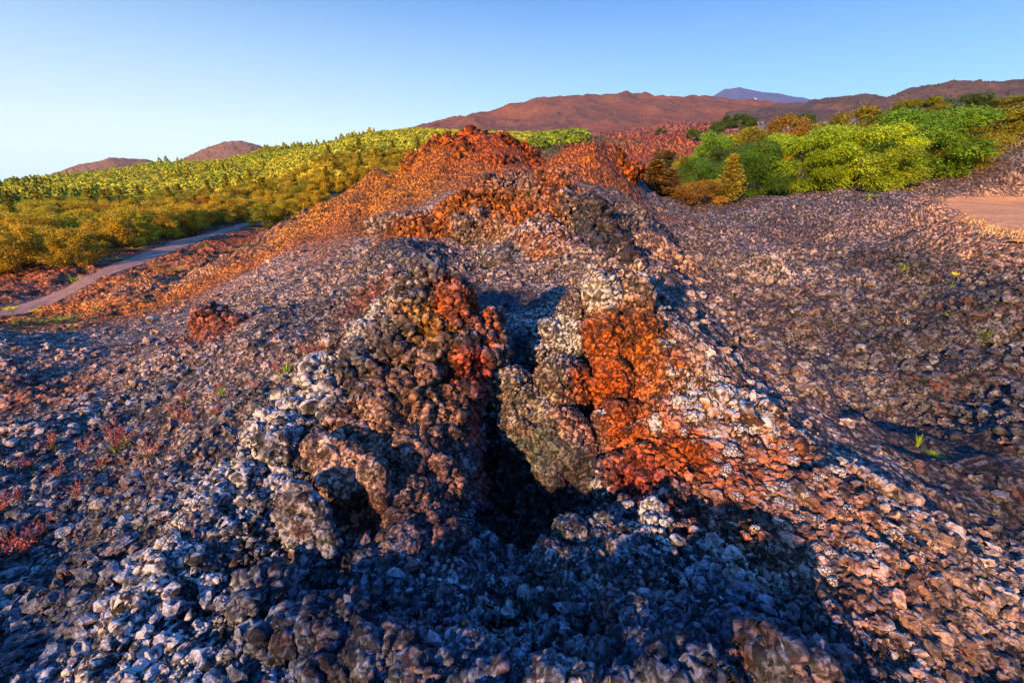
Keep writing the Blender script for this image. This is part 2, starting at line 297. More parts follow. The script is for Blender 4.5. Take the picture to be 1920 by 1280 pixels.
# ------------------------------------------------------------------ tint regions of the rock, some painting shade, as spots in the world
DARK = (.062, .057, .058); GREY = (.12, .108, .102); BRN = (.19, .135, .10); ORG = (.52, .145, .022); RED = (.34, .058, .014); TAN = (.34, .19, .10); YEL = (.55, .25, .04); MAR = (.16, .065, .045)
SPOTS = []   # centre, radius, colour, pale, weight
def spot(px, py, D, rpx, colr, pale, w=1.): 
    q = P(px, py, D); SPOTS.append((q, rpx/F*np.linalg.norm(q), np.array(colr), pale, w))
for t in [
 (640,380,28,70,(.68,.27,.035),.0),(720,340,28,70,(.66,.24,.03),.0),(560,430,28,60,(.62,.27,.06),.05),(760,380,24,80,(.60,.23,.04),.05),(820,310,28,70,(.50,.15,.025),.0),(900,270,29,70,(.36,.075,.015),.0),(960,280,29,60,(.34,.07,.015),.0),(1110,300,29,70,(.42,.11,.02),.0),
 (480,460,28,70,(.52,.25,.11),.25),(380,500,27,70,(.48,.24,.12),.3),(280,530,26,60,(.46,.21,.10),.3),(200,540,27,40,(.42,.12,.05),.15),(500,510,20,80,(.40,.24,.17),.45),(620,470,18,70,(.36,.2,.13),.45),
 (1150,360,26,60,(.5,.16,.04),.0),(1190,400,24,50,(.48,.19,.07),.1),(1010,320,24,60,(.30,.08,.03),.0),(900,340,22,50,(.46,.17,.04),.1),
 (960,360,18.5,60,(.50,.12,.025),.12),(1040,370,17,45,(.48,.13,.03),.12),(880,400,17,60,(.54,.16,.03),.25),(820,430,16,50,(.52,.15,.03),.3),(940,410,16,50,(.56,.18,.03),.12),(1000,400,15,45,(.52,.15,.03),.1),(760,440,15.5,50,(.5,.17,.05),.4),
 (1120,400,13,45,DARK,.15),(1145,440,10.5,35,(.05,.05,.055),.05),(1175,470,9,30,(.05,.05,.055),.1),(1090,430,12,30,DARK,.15),  # dark spots paint the shaded right side of the ridge
 (1010,460,11,55,(.34,.13,.06),.65),(940,490,10.5,45,GREY,.5),(760,480,12,70,GREY,.3),(660,520,10.5,70,GREY,.35),(700,560,8.5,60,MAR,.3),(540,600,9,80,GREY,.4),
 (1250,470,12,60,(.34,.19,.12),.45),(1300,520,10,70,(.30,.19,.14),.5),(1400,460,17,80,(.30,.2,.16),.45),(1500,520,12,90,(.27,.2,.17),.45),(1350,620,8,80,(.26,.19,.16),.5),(1500,650,7.5,90,GREY,.5),
 (1650,420,20,60,(.24,.16,.12),.3),(1750,500,13,80,DARK,.2),(1850,560,9,80,DARK,.2),(1850,700,6.5,90,DARK,.3),(1700,620,8,70,DARK,.3),(1600,540,11,60,(.15,.12,.10),.25),(1750,850,5,90,DARK,.15),(1900,950,4,90,DARK,.12),(1880,350,39,90,(.2,.12,.09),.2),  # DARK here puts the shade of the right ground into its colour
 (1200,300,75,110,(.36,.07,.03),.0),(1150,270,120,100,(.36,.07,.03),.0),(1300,260,140,90,(.3,.07,.04),.0),
 (100,520,42,110,(.36,.11,.04),.0),(0,540,36,100,(.15,.06,.035),.1),(200,470,56,70,(.5,.12,.025),.0),(420,440,70,80,(.5,.11,.025),.0),(40,480,55,70,(.5,.15,.03),.0),(-150,540,36,100,(.2,.07,.035),.1),(0,600,30,50,(.12,.08,.06),.1),
 (960,560,8,50,(.055,.05,.055),.0,2.5),(880,545,8.5,40,(.055,.05,.055),.05,2.),(950,640,6.2,40,(.05,.048,.055),.0,2.5),
 (400,620,10,40,(.26,.08,.045),.3),(50,740,8,60,(.24,.11,.07),.3),(200,640,11,90,(.24,.15,.11),.45),(60,700,9.6,80,(.2,.13,.1),.4),(300,720,7.5,80,GREY,.4),(150,850,5.5,90,GREY,.4),(450,760,5.5,70,GREY,.45),(80,1000,3.8,110,(.09,.09,.09),.42),(300,950,3.7,90,(.1,.095,.095),.5),(60,1200,2.5,120,(.06,.06,.065),.3),
 # left rampart
 (700,610,5.2,50,(.36,.28,.21),.82,2.2),(640,680,4.8,50,(.36,.28,.21),.82,2.2),(760,540,5.4,40,(.36,.28,.21),1.1,2.),(770,570,5.2,25,(.5,.3,.15),1.),(560,760,4.3,60,(.33,.28,.25),.82,2.2),(500,850,3.75,60,(.33,.28,.25),.82,2.2),(430,950,3.2,60,(.26,.24,.23),.75,2.),(905,590,5.,14,(.4,.3,.2),1.,1.5),(1240,640,5.0,20,(.4,.3,.2),1.,1.5),(1330,740,4.4,25,(.4,.3,.2),1.,1.5),(1230,800,4.1,16,(.4,.3,.2),1.,1.5),(1260,700,4.6,16,(.4,.3,.2),1.,1.5),(1120,770,4.4,14,(.4,.3,.2),1.,1.5),
 (600,720,4.5,60,(.2,.17,.15),1.0),(520,820,3.9,60,(.2,.17,.15),.85),(430,920,3.3,70,(.18,.16,.15),.8),(300,1080,2.5,80,(.16,.15,.15),.75),(220,1200,2.1,80,(.15,.145,.15),.72),(760,600,5.1,50,(.24,.15,.10),.75),(810,535,5.3,30,(.5,.2,.03),.6),
 (870,580,5.0,45,(.60,.12,.014),.28,1.5),(850,540,5.3,30,(.62,.13,.016),.26,1.5),(905,620,5.,35,(.58,.12,.02),.5,1.3),(790,600,4.9,40,(.52,.24,.03),.4,1.2),(820,650,4.7,40,(.5,.22,.03),.2),(870,700,4.6,50,(.32,.05,.02),.2),
 (780,760,4.1,80,(.24,.125,.075),.18,1.6),(700,820,3.7,80,(.26,.15,.10),.25,1.6),(650,880,3.4,50,(.34,.20,.14),.3,1.5),(800,900,3.5,70,(.17,.085,.06),.1,1.6),(740,680,4.7,45,(.26,.15,.09),.4),(850,800,4.3,50,(.26,.05,.025),.1,1.6),(860,900,4.,50,(.2,.05,.03),.05,1.6),(800,1020,3.,70,(.12,.065,.06),.1),(680,960,3.1,40,(.25,.07,.03),.1),(500,980,2.9,60,(.13,.12,.12),.45),(500,1120,2.3,90,(.12,.12,.13),.3),(650,1100,2.2,90,(.06,.065,.08),.08),(800,1150,2.0,80,(.09,.075,.09),.1),  # lowest bluish dark spots paint shade into the rock
 # middle slab and small spire
 (1000,740,4.7,60,(.26,.19,.12),.45),(950,720,4.8,40,(.24,.17,.11),.45),(1000,850,4.3,60,(.13,.13,.09),.25),(1060,900,4.1,50,(.07,.05,.045),.05),(1080,780,4.4,45,(.28,.12,.07),.45),(1040,630,5.4,50,(.22,.17,.15),.8),
 # right wall
 (1120,540,5.5,40,(.36,.2,.1),.95),(1190,530,5.6,35,(.36,.2,.1),.85),(1130,640,5.0,50,(.60,.14,.018),.34,1.5),(1140,720,4.6,60,(.58,.12,.016),.3,1.5),(1190,640,5.0,60,(.58,.16,.02),.2,1.3),(1230,700,4.7,60,(.45,.14,.04),.4),(1180,800,4.1,60,(.55,.12,.02),.4,1.3),(1270,850,3.7,55,(.58,.12,.016),.34,1.3),(1220,760,4.3,40,(.5,.16,.06),.5),(1320,740,4.5,60,(.40,.17,.07),.7),(1400,780,4.3,60,(.42,.16,.06),.7),(1180,900,3.6,50,(.28,.05,.03),.2),(1120,920,3.7,35,(.2,.15,.12),.9),
 (1480,880,3.7,60,(.26,.09,.045),.4),(1420,980,2.9,70,(.26,.105,.06),.42),(1600,1000,2.9,80,(.28,.14,.085),.5),(1550,900,3.5,60,(.2,.10,.065),.42),(1700,1040,2.8,70,(.24,.13,.08),.48),(1400,880,3.4,60,(.3,.09,.04),.4),(1500,940,3.2,50,(.12,.07,.055),.3),(1640,1120,2.3,60,(.2,.11,.08),.45),(1300,950,3.,50,(.24,.08,.05),.4),
 (1200,1050,2.4,80,(.12,.105,.11),.4),(1080,1040,2.6,60,(.13,.11,.11),.4),(1220,980,2.8,30,(.24,.22,.22),.95),(1050,1200,1.9,80,(.08,.08,.1),.15),(1400,1180,1.9,110,(.07,.075,.10),.12),(1250,1230,1.6,90,(.07,.08,.11),.12),(1600,1230,1.9,90,(.08,.07,.08),.15),(1800,1150,2.5,80,(.17,.10,.07),.3),(1850,1250,2.3,80,(.1,.08,.075),.3),(600,1230,1.8,120,(.07,.08,.11),.2),(900,1270,1.5,80,(.07,.08,.11),.1),(350,1200,2.0,70,(.14,.14,.15),.7)]: spot(*t)  # dark blue bottom spots paint the foreground shade into the rock
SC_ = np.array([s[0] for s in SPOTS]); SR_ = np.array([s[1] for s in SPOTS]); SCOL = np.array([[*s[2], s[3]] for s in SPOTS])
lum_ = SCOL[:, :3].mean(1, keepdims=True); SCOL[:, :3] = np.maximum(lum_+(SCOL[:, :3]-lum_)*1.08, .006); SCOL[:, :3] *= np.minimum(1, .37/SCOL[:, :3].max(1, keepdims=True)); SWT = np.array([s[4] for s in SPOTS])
def albedo(p, base=None):
    p = np.asarray(p, float); out = np.empty((len(p), 4))
    if base is None:
        r_ = np.hypot(p[:, 0], p[:, 1])[:, None]; x_ = p[:, 0:1]
        B = np.array([.25, .172, .13, .42])*np.ones((len(p), 1))
        def to(w, c_): return B*(1-w)+np.array(c_)*w
        B = to(sstep(7, 4, r_)*sstep(2.2, .8, x_), (.125, .125, .13, .38))  # near base turned bluish grey, cool shade put into the colour
        B = to(sstep(4.5, 7, x_)*sstep(20, 10, r_), (.072, .068, .068, .2))  # right ground darkened, shade beyond the pile put into the base colour
        B = to(sstep(19, 25, r_)*sstep(48, 38, r_)*sstep(9, 6, x_), (.40, .125, .018, .04))
        B = to(sstep(1.5, 4, x_)*sstep(6, 8, r_)*sstep(50, 35, r_)*.7, (.13, .105, .092, .28))
        B = to(sstep(38, 46, r_)*sstep(-3, -8, x_), (.34, .10, .025, .02))
        B = to(sstep(46, 54, r_)*sstep(.50, .40, x_/np.maximum(p[:, 1:2], 1))*sstep(-12, -4, x_), (.34, .095, .028, .0))
    else: B = np.array(base)*np.ones((len(p), 1))
    for i in range(0, len(p), 60000):
        q = p[i:i+60000]; r = np.linalg.norm(q, axis=1, keepdims=True)
        w3 = np.stack([fbm(q*np.array([1, 1, 1])/(r*.05), 1., 3, s) for s in (3, 17, 29)], -1)-.5
        q = q+w3*r*.055
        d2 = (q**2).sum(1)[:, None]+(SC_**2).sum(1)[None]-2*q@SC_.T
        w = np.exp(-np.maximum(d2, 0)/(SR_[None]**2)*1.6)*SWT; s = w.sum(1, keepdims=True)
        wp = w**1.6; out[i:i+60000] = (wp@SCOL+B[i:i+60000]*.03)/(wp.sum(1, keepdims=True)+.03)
    return out

# ------------------------------------------------------------------ knobbly displacement, computed with a node modifier and baked
def gn_rocky(layers, store='lump', patch=True):
    ng = bpy.data.node_groups.new('knobs', 'GeometryNodeTree')
    ng.interface.new_socket('Geometry', in_out='INPUT', socket_type='NodeSocketGeometry')
    ng.interface.new_socket('Geometry', in_out='OUTPUT', socket_type='NodeSocketGeometry')
    gi = ng.nodes.new('NodeGroupInput'); go = ng.nodes.new('NodeGroupOutput'); g = gi.outputs[0]
    def attr(nm):
        at = ng.nodes.new('GeometryNodeInputNamedAttribute'); at.data_type = 'FLOAT'; at.inputs['Name'].default_value = nm; return at.outputs[0]
    for stage in layers:
        aname = 'amp'
        if isinstance(stage[0], str): aname = stage[0]; stage = stage[1:]
        pt = N(ng, 'ShaderNodeTexNoise', ins={'Scale': .8 if patch else 1.3, 'Detail': 2}); L(ng, ng.nodes.new('GeometryNodeInputPosition').outputs[0], pt.inputs['Vector'])
        amp = math_n(ng, 'MULTIPLY', attr(aname), math_n(ng, 'MULTIPLY_ADD', pt.outputs[0], 3.2, -.6) if patch else 1.)
        pos = ng.nodes.new('GeometryNodeInputPosition').outputs[0]
        nrm = ng.nodes.new('GeometryNodeInputNormal').outputs[0]
        tot = None
        for (kind, scale, a, extra) in stage:
            if kind == 'V':
                wn = N(ng, 'ShaderNodeTexNoise', ins={'Scale': scale*1.1, 'Detail': 4}); L(ng, pos, wn.inputs['Vector'])
                wv = N(ng, 'ShaderNodeVectorMath', operation='SCALE', ins={'Scale': extra/scale}); L(ng, wn.outputs['Color'], wv.inputs[0])
                ad = N(ng, 'ShaderNodeVectorMath', operation='ADD'); L(ng, pos, ad.inputs[0]); L(ng, wv.outputs[0], ad.inputs[1])
                v = N(ng, 'ShaderNodeTexVoronoi', ins={'Scale': scale, 'Randomness': 1.}); L(ng, ad.outputs[0], v.inputs['Vector'])
                d = v.outputs['Distance']; h = math_n(ng, 'SUBTRACT', .95, math_n(ng, 'MULTIPLY', math_n(ng, 'POWER', d, 1.15), 1.65))
                h = math_n(ng, 'MAXIMUM', h, -.25)
                sp_ = ng.nodes.new('ShaderNodeSeparateXYZ'); L(ng, v.outputs['Color'], sp_.inputs[0])
                h = math_n(ng, 'MULTIPLY', h, math_n(ng, 'MULTIPLY_ADD', sp_.outputs[0], .9, .35))
            elif kind == 'R':   # sharp-crested ridges
                v = N(ng, 'ShaderNodeTexNoise', ins={'Scale': scale, 'Detail': extra, 'Roughness': .6, 'Distortion': .5}); L(ng, pos, v.inputs['Vector'])
                h = math_n(ng, 'ABSOLUTE', math_n(ng, 'MULTIPLY_ADD', v.outputs[0], 2., -1.)); h = math_n(ng, 'MULTIPLY_ADD', h, -3., .55)
            elif kind == 'C':   # cracks
                v = N(ng, 'ShaderNodeTexVoronoi', feature='DISTANCE_TO_EDGE', ins={'Scale': scale, 'Randomness': 1.}); 
                wn = N(ng, 'ShaderNodeTexNoise', ins={'Scale': scale*1.6, 'Detail': 4}); L(ng, pos, wn.inputs['Vector'])
                wv = N(ng, 'ShaderNodeVectorMath', operation='SCALE', ins={'Scale': .9/scale}); L(ng, wn.outputs['Color'], wv.inputs[0])
                ad = N(ng, 'ShaderNodeVectorMath', operation='ADD'); L(ng, pos, ad.inputs[0]); L(ng, wv.outputs[0], ad.inputs[1]); L(ng, ad.outputs[0], v.inputs['Vector'])
                h = math_n(ng, 'MINIMUM', math_n(ng, 'MULTIPLY_ADD', v.outputs['Distance'], extra, -1.), 0.)
            else:
                v = N(ng, 'ShaderNodeTexNoise', ins={'Scale': scale, 'Detail': extra, 'Roughness': .68}); L(ng, pos, v.inputs['Vector'])
                h = math_n(ng, 'MULTIPLY_ADD', v.outputs[0], 2., -1.)
            h = math_n(ng, 'MULTIPLY', h, a)
            tot = h if tot is None else math_n(ng, 'ADD', tot, h)
        sm = sum(abs(x[2]) for x in stage if x[0] == 'V') or 1
        if any(x[0] == 'V' for x in stage):
            sn = ng.nodes.new('GeometryNodeStoreNamedAttribute'); sn.data_type = 'FLOAT'; sn.inputs['Name'].default_value = store
            L(ng, g, sn.inputs[0]); L(ng, math_n(ng, 'DIVIDE', tot, sm*.62), sn.inputs['Value']); g = sn.outputs[0]
        tot = math_n(ng, 'MULTIPLY', tot, amp)
        of = N(ng, 'ShaderNodeVectorMath', operation='SCALE'); L(ng, nrm, of.inputs[0]); L(ng, tot, of.inputs['Scale'])
        s = ng.nodes.new('GeometryNodeSetPosition'); L(ng, g, s.inputs[0]); L(ng, of.outputs[0], s.inputs['Offset']); g = s.outputs[0]
    L(ng, g, go.inputs[0]); return ng
def bake(me, ng=None, amp=None, remesh=None, smooth=0):
    o = bpy.data.objects.new('tmp', me); COL.objects.link(o)
    if remesh:
        m = o.modifiers.new('r', 'REMESH'); m.mode = 'VOXEL'; m.voxel_size = remesh; m.use_smooth_shade = True
        if smooth: m2 = o.modifiers.new('s', 'SMOOTH'); m2.iterations = smooth; m2.factor = .5
    if ng: m = o.modifiers.new('g', 'NODES'); m.node_group = ng
    dg = bpy.context.evaluated_depsgraph_get(); r = bpy.data.meshes.new_from_object(o.evaluated_get(dg), depsgraph=dg)
    bpy.data.objects.remove(o); r.polygons.foreach_set('use_smooth', np.ones(len(r.polygons), bool)); return r

# ------------------------------------------------------------------ ground sheet (fan-shaped grid, finest near the eye)
Q = 1.0
th = np.unique(np.r_[np.linspace(-180, -66, 40), np.linspace(-66, 66, int(1500*Q)), np.linspace(66, 180, 40)])
rr = np.exp(np.r_[np.linspace(math.log(.03), math.log(1.0), 24)[:-1], np.linspace(0, math.log(48), int(1350*Q))[:-1], np.linspace(math.log(48), math.log(130), int(330*Q))[:-1], np.linspace(math.log(130), math.log(500), int(130*Q))[:-1], np.linspace(math.log(500), math.log(9000), 40)])
nt_, nr_ = len(th), len(rr)
TH, RR = np.meshgrid(np.radians(th), rr)
X = RR*np.sin(TH); Y = RR*np.cos(TH)
def coarse(fn, k=4):   # evaluate on a thinned grid, then interpolate along both directions
    jr = np.unique(np.r_[np.arange(0, nr_, k), nr_-1]); jt = np.unique(np.r_[np.arange(0, nt_, k), nt_-1])
    c0 = fn(X[np.ix_(jr, jt)], Y[np.ix_(jr, jt)])
    def up(a, j, n):
        i = np.arange(n); k1 = np.clip(np.searchsorted(j, i, 'right'), 1, len(j)-1); k0 = k1-1; t = ((i-j[k0])/(j[k1]-j[k0]))[:, None]
        return a[k0]*(1-t)+a[k1]*t
    return up(up(c0, jr, nr_).T, jt, nt_).T
Z = coarse(H)
rd = coarse(lambda x, y: dist_line(x, y, RL), 2)-road_w(Y); cd = coarse(lambda x, y: poly_sd(x, y, CLR), 2)
flat = np.minimum(sstep(-.3, 1.6, rd), sstep(-.2, 1.2, cd))
# medium relief
pp = np.stack([X, Y, Z], -1)
near = sstep(1.5, 6, RR)
relief = (fbm(pp, 1/6., 4, 5, True)-.69)*1.5*sstep(4, 18, RR)*(1-.75*sstep(60, 300, RR))
relief *= 1-.65*np.exp(-((RR-29)/9)**2)*sstep(2, -4, X)
relief += (fbm(pp, 1/1.6, 4, 9)-.5)*.75*sstep(1.5, 5, RR)+(fbm(pp, 1/2.6, 4, 77, True)-.69)*.9*sstep(4, 8, RR)*sstep(2, 4, X)*sstep(45, 30, RR)
relief *= 1-.6*sstep(-6, -10, X)*sstep(9, 12, RR)*sstep(32, 26, RR)
lavaL = sstep(20, 34, RR)*sstep(95, 60, RR)*sstep(2, -12, X)
relief += (fbm(pp*np.array([1.6, .5, 1.]), 1/3.2, 4, 55, True)-.69)*.9*sstep(5, 9, RR)*sstep(1.5, 3.5, X)*sstep(45, 30, RR)
relief += (fbm(pp, 1/2.5, 4, 21, True)-.69)*1.6*lavaL
relief += (fbm(pp, 1/9., 5, 31, True)-.69)*5*sstep(45, 80, RR)*sstep(-10, 15, X)*sstep(500, 300, RR)
rowsE = [(1.2, 1)]
sd = np.hypot((X-SAND[0])/1.2, (Y-SAND[1]-.2)/1.5); sand = sstep(.6, 1.3, sd)
Z = Z+relief*flat*(.35+.65*sand)-.06*flat*sstep(2, 6, RR)
V = np.stack([X, Y, Z], -1).reshape(-1, 3)
ii = (np.arange(nr_-1)[:, None]*nt_+np.arange(nt_-1)[None]).ravel()
Fq = np.stack([ii, ii+1, ii+1+nt_, ii+nt_], -1)[:, ::-1]
me = mesh_np('ground', V, Fq)
amp = (.35+.65*sand)*flat
coarse0 = np.clip(np.exp(-((X+.4)/2.6)**2-((Y-3.6)/3.2)**2)+np.exp(-((X-1)/4)**2-((Y-14)/6)**2), 0, 1)
amp = amp*(1-.75*sstep(1.9, 1.1, RR)); amp = np.where(RR > 600, 0, amp)*(1-.55*sstep(55, 85, RR))
ashm = sstep(.53, .60, fbm(np.stack([X, Y*.7, X*0], -1), 1/3.2, 4, 91))*sstep(5, 8, RR)*np.where(X > 1.5, 1., .55)*sstep(60, 40, RR)*(1-coarse0)
amp = amp*(1-.8*ashm)
smoothside = np.exp(-(((X-4.6)/1.3)**2+((Y-4.6)/1.0)**2))   # cinder flat on the right
amp = amp*(1-.75*smoothside)*(1-.2*sand*0)
fattr(me, 'amp', amp)
ngG = gn_rocky([['amp1', ('N', .7, .16, 5)], ['amp1', ('V', 1.9, .10, 1.1), ('V', 4.6, .08, 1.1), ('R', 1.6, .12, 6)], ['amp2', ('V', 9.5, .036, 1.1), ('R', 6.5, .035, 7), ('N', 8., .08, 9)], ['amp3', ('V', 17., .034, 1.), ('V', 40., .016, 1.)]])
fattr(me, 'amp3', amp*np.clip(11/np.maximum(RR, .1), 0, 1))
coarse_zone = np.maximum(np.exp(-((X+.4)/2.6)**2-((Y-3.6)/3.2)**2), .8*np.exp(-((X-1.5)/5)**2-((Y-14)/6)**2))
coarse_zone = np.maximum(coarse_zone*(1-.7*sstep(16, 22, RR)), .35*np.exp(-((X-.5)/5)**2-((Y-30)/3)**2))
fattr(me, 'amp1', amp*(.30+.95*coarse_zone)); fattr(me, 'amp2', amp*(.55+.6*coarse_zone)*np.clip(26/np.maximum(RR, .1), .25, 1))
me = bake(me, ngG)
co = get_co(me)
vis = (np.abs(th[None, :]*np.ones((nr_, 1))) < 62).ravel()
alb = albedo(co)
cdf = cd.ravel(); rdf = rd.ravel()
rim = (sstep(-.2, .3, cdf)*sstep(2.6, .6, cdf+1.2*(fbm(co, .8, 3, 4)-.5)))[:, None]
alb = alb*(1-rim)+np.array([.50, .26, .13, .25])*rim
shoulder = (sstep(2.2, .2, rdf))[:, None]; alb = alb*(1-shoulder*.7)+np.array([.20, .11, .075, .05])*shoulder*.7
am_ = ashm.ravel()[:, None]*.8; alb = alb*(1-am_)+np.clip(alb*np.array([.62, .55, .52, .0])+np.array([.02, .012, .01, 0]), 0, 1)*am_
# forest floor: olive earth beyond the lava
pxg, pyg = proj(co); rrf = RR.ravel()
ff = (sstep(75, 110, rrf)*(co[:, 0] < 25))[:, None]
alb = alb*(1-ff)+np.array([.085, .075, .02, 0])*ff
far_ = sstep(250, 500, rrf)[:, None]*(co[:, 0] > 25)[:, None]; alb = alb*(1-far_)+np.array([.4, .11, .05, 0])*far_
gv = (np.exp(-((co[:, 0]-48)/28)**2-((co[:, 1]-62)/22)**2))[:, None]; alb = alb*(1-gv)+np.array([.10, .09, .03, 0])*gv
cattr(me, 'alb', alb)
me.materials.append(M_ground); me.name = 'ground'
tag(link('ground', me), kind='structure')
# coarse copy of the ground for placing things
st = 3; g3 = co.reshape(nr_, nt_, 3)[::st, ::st]; a_, b_ = g3.shape[:2]
i3 = (np.arange(a_-1)[:, None]*b_+np.arange(b_-1)[None]).ravel()
gV = [tuple(v) for v in g3.reshape(-1, 3).tolist()]; gF = np.stack([i3, i3+1, i3+1+b_, i3+b_], -1).tolist()
BVHS = [BVHTree.FromPolygons(gV, gF)]
def down(x, y):
    best = None
    h = BVHS[0].ray_cast(Vector((x, y, 300)), Vector((0, 0, -1)))
    return (Vector((x, y, h[0].z if h[0] else float(H(x, y)))), h[1])
def hit(px, py):
    d = Vector(ray(px, py)).normalized(); best = None
    for b in BVHS:
        h = b.ray_cast(Vector((0, 0, 0)), d)
        if h[0] and (best is None or h[3] < best[3]): best = h
    return best
def ground_z(x, y): return down(x, y)[0].z

# ------------------------------------------------------------------ road and clearing sheets
def strip(name, line, wfun, mat, lift):
    d = np.gradient(line, axis=0); d /= np.linalg.norm(d, axis=1)[:, None]; nrm = np.stack([-d[:, 1], d[:, 0]], -1)
    V = []; K = 9
    for k in range(K):
        t = -1+2*k/(K-1); e = (fbm(np.c_[line*.35, np.full(len(line), t*3)], 1, 3, 5)-.5)*1.8*abs(t)**4
        w = wfun(line[:, 1]); q = line+nrm*((t*w)+e)[:, None]
        z = H(q[:, 0], q[:, 1])+lift-.05*abs(t)**6-.035*np.exp(-((abs(t)-.5)/.16)**2)
        V.append(np.c_[q, z])
    V = np.stack(V, 1).reshape(-1, 3); n = len(line)
    i = (np.arange(n-1)[:, None]*K+np.arange(K-1)[None]).ravel()
    return link(name, mesh_np(name, V, np.stack([i, i+1, i+1+K, i+K], -1), [mat]))
RL2 = cat_rom(rp, 40)
tag(strip('dirt_road', RL2, lambda y: road_w(y)+.05, M_road, .06), kind='structure')
gx, gy = np.meshgrid(np.arange(CLR[:, 0].min()-1, CLR[:, 0].max()+1, .3), np.arange(CLR[:, 1].min()-1, CLR[:, 1].max()+1, .3))
gd = poly_sd(gx, gy, CLR)+.4*(fbm(np.stack([gx, gy, gx*0], -1), .7, 3, 2)-.5)
gz = H(gx, gy)+.05-.15*sstep(-.1, .5, gd)
i = (np.arange(gx.shape[0]-1)[:, None]*gx.shape[1]+np.arange(gx.shape[1]-1)[None]); keep = (gd[:-1, :-1] < .5)
i = i[keep]; w_ = gx.shape[1]
cl = mesh_np('sandy_clearing', np.stack([gx, gy, gz], -1).reshape(-1, 3), np.stack([i, i+1, i+1+w_, i+w_], -1), [M_clear])
tag(link('sandy_clearing', cl), kind='structure')

# ------------------------------------------------------------------ far hills: ridges with their own distance and depth
def hill(name, prof, D0, D1, base_py, mat, noise=.05, seed=0, nx=420, rows=150, back=1.0, fall=1.0, scl=6):
    px = np.linspace(prof[0][0], prof[-1][0], nx)
    cy = np.interp(px, [p[0] for p in prof], [p[1] for p in prof])
    V = []
    for k in range(rows):
        t = k/(rows-1)*(1+back*.5)
        D = D0+(D1-D0)*t
        s = (1-np.cos(np.pi*np.clip(t, 0, 1)))/2 if fall == 1 else np.clip(t, 0, 1)**fall
        if t > 1: s = 1-((t-1)/(back*.5))**1.3*1.1
        crest = np.array([P(a, b, D1) for a, b in zip(px, cy)]); foot = np.array([P(a, base_py, D0) for a in px])
        Tf = foot[:, 2]/D0; Tc = crest[:, 2]/D1; z = (Tf+(Tc-Tf)*s)*D; x = crest[:, 0]*D/D1
        V.append(np.c_[x, np.full(nx, D), z])
    V = np.stack(V); W = D1-D0; ext = abs(V[..., 2].max()-V[..., 2].min())
    q = V/W*scl; tt = np.linspace(0, 1+back*.5, rows)[:, None]
    am = np.clip(tt*(1.6-tt)*1.6, 0, 1)*np.ones((1, nx))
    V[..., 2] += ((fbm(q, 1, 6, seed, True)-.70)*noise*2*ext)*am
    V = V.reshape(-1, 3); ii = (np.arange(rows-1)[:, None]*nx+np.arange(nx-1)[None]).ravel()
    o = link(name, mesh_np(name, V, np.stack([ii, ii+1, ii+1+nx, ii+nx], -1), [mat])); tag(o, kind='structure'); return o
def hill_mat(name, c1, c2, c3, s, veg=None):
    m, nt, b = newmat(name); geo = N(nt, 'ShaderNodeNewGeometry')
    n = N(nt, 'ShaderNodeTexNoise', ins={'Scale': s, 'Detail': 9, 'Roughness': .65, 'Distortion': .4}); L(nt, geo.outputs['Position'], n.inputs['Vector'])
    n2 = N(nt, 'ShaderNodeTexNoise', ins={'Scale': s*9, 'Detail': 6, 'Roughness': .75}); L(nt, geo.outputs['Position'], n2.inputs['Vector'])
    cc = mixc(nt, maprange(nt, n.outputs[0], .38, .62), c1, c2); cc = mixc(nt, maprange(nt, n2.outputs[0], .5, .68), cc, c3)
    L(nt, cc, b.inputs['Base Color']); b.inputs['Roughness'].default_value = 1; b.inputs['Specular IOR Level'].default_value = .05
    bp = N(nt, 'ShaderNodeBump', ins={'Strength': 1., 'Distance': .6/s*.12}); L(nt, n2.outputs[0], bp.inputs['Height']); L(nt, bp.outputs[0], b.inputs['Normal'])
    return m
M_h1 = hill_mat('red_lava_hill', (.22, .085, .05), (.14, .075, .055), (.09, .05, .04), .008)
M_h2 = hill_mat('dark_lava_hill', (.075, .055, .05), (.12, .075, .055), (.03, .03, .03), .012)
M_h3 = hill_mat('hazed_scrub_hill', (.26, .14, .10), (.20, .12, .07), (.12, .09, .04), .02)  # lighter and pinker, distance haze painted into the scrub colour
hill('brown_hill', [(700,262),(780,241),(860,224),(920,213),(980,196),(1000,192),(1060,187),(1100,182),(1165,177),(1200,180),(1240,179),(1310,187),(1400,192),(1480,199),(1560,205),(1700,212),(1900,215)], 480, 1500, 258, M_h1, .13, 3, scl=8)
hill('middle_hill', [(1360,215),(1440,205),(1500,196),(1550,186),(1590,181),(1640,183),(1680,192),(1720,200),(1800,210)], 500, 1100, 240, M_h2, .12, 8, scl=9)
hill('dark_hill', [(1560,215),(1640,193),(1680,180),(1720,169),(1780,158),(1840,155),(1920,153),(2100,150),(2400,160)], 420, 900, 250, M_h2, .12, 12, scl=9)
hill('cinder_hill', [(-60,350),(60,336),(100,326),(140,312),(180,302),(205,297),(235,298),(275,300),(310,309),(370,325),(420,335)], 420, 700, 350, M_h3, .09, 15, scl=14, nx=240, rows=80)
hill('wooded_knoll', [(300,318),(350,296),(385,279),(410,270),(435,266),(460,267),(485,272),(530,290),(600,305)], 400, 600, 320, M_h3, .10, 19, scl=14, nx=240, rows=80)
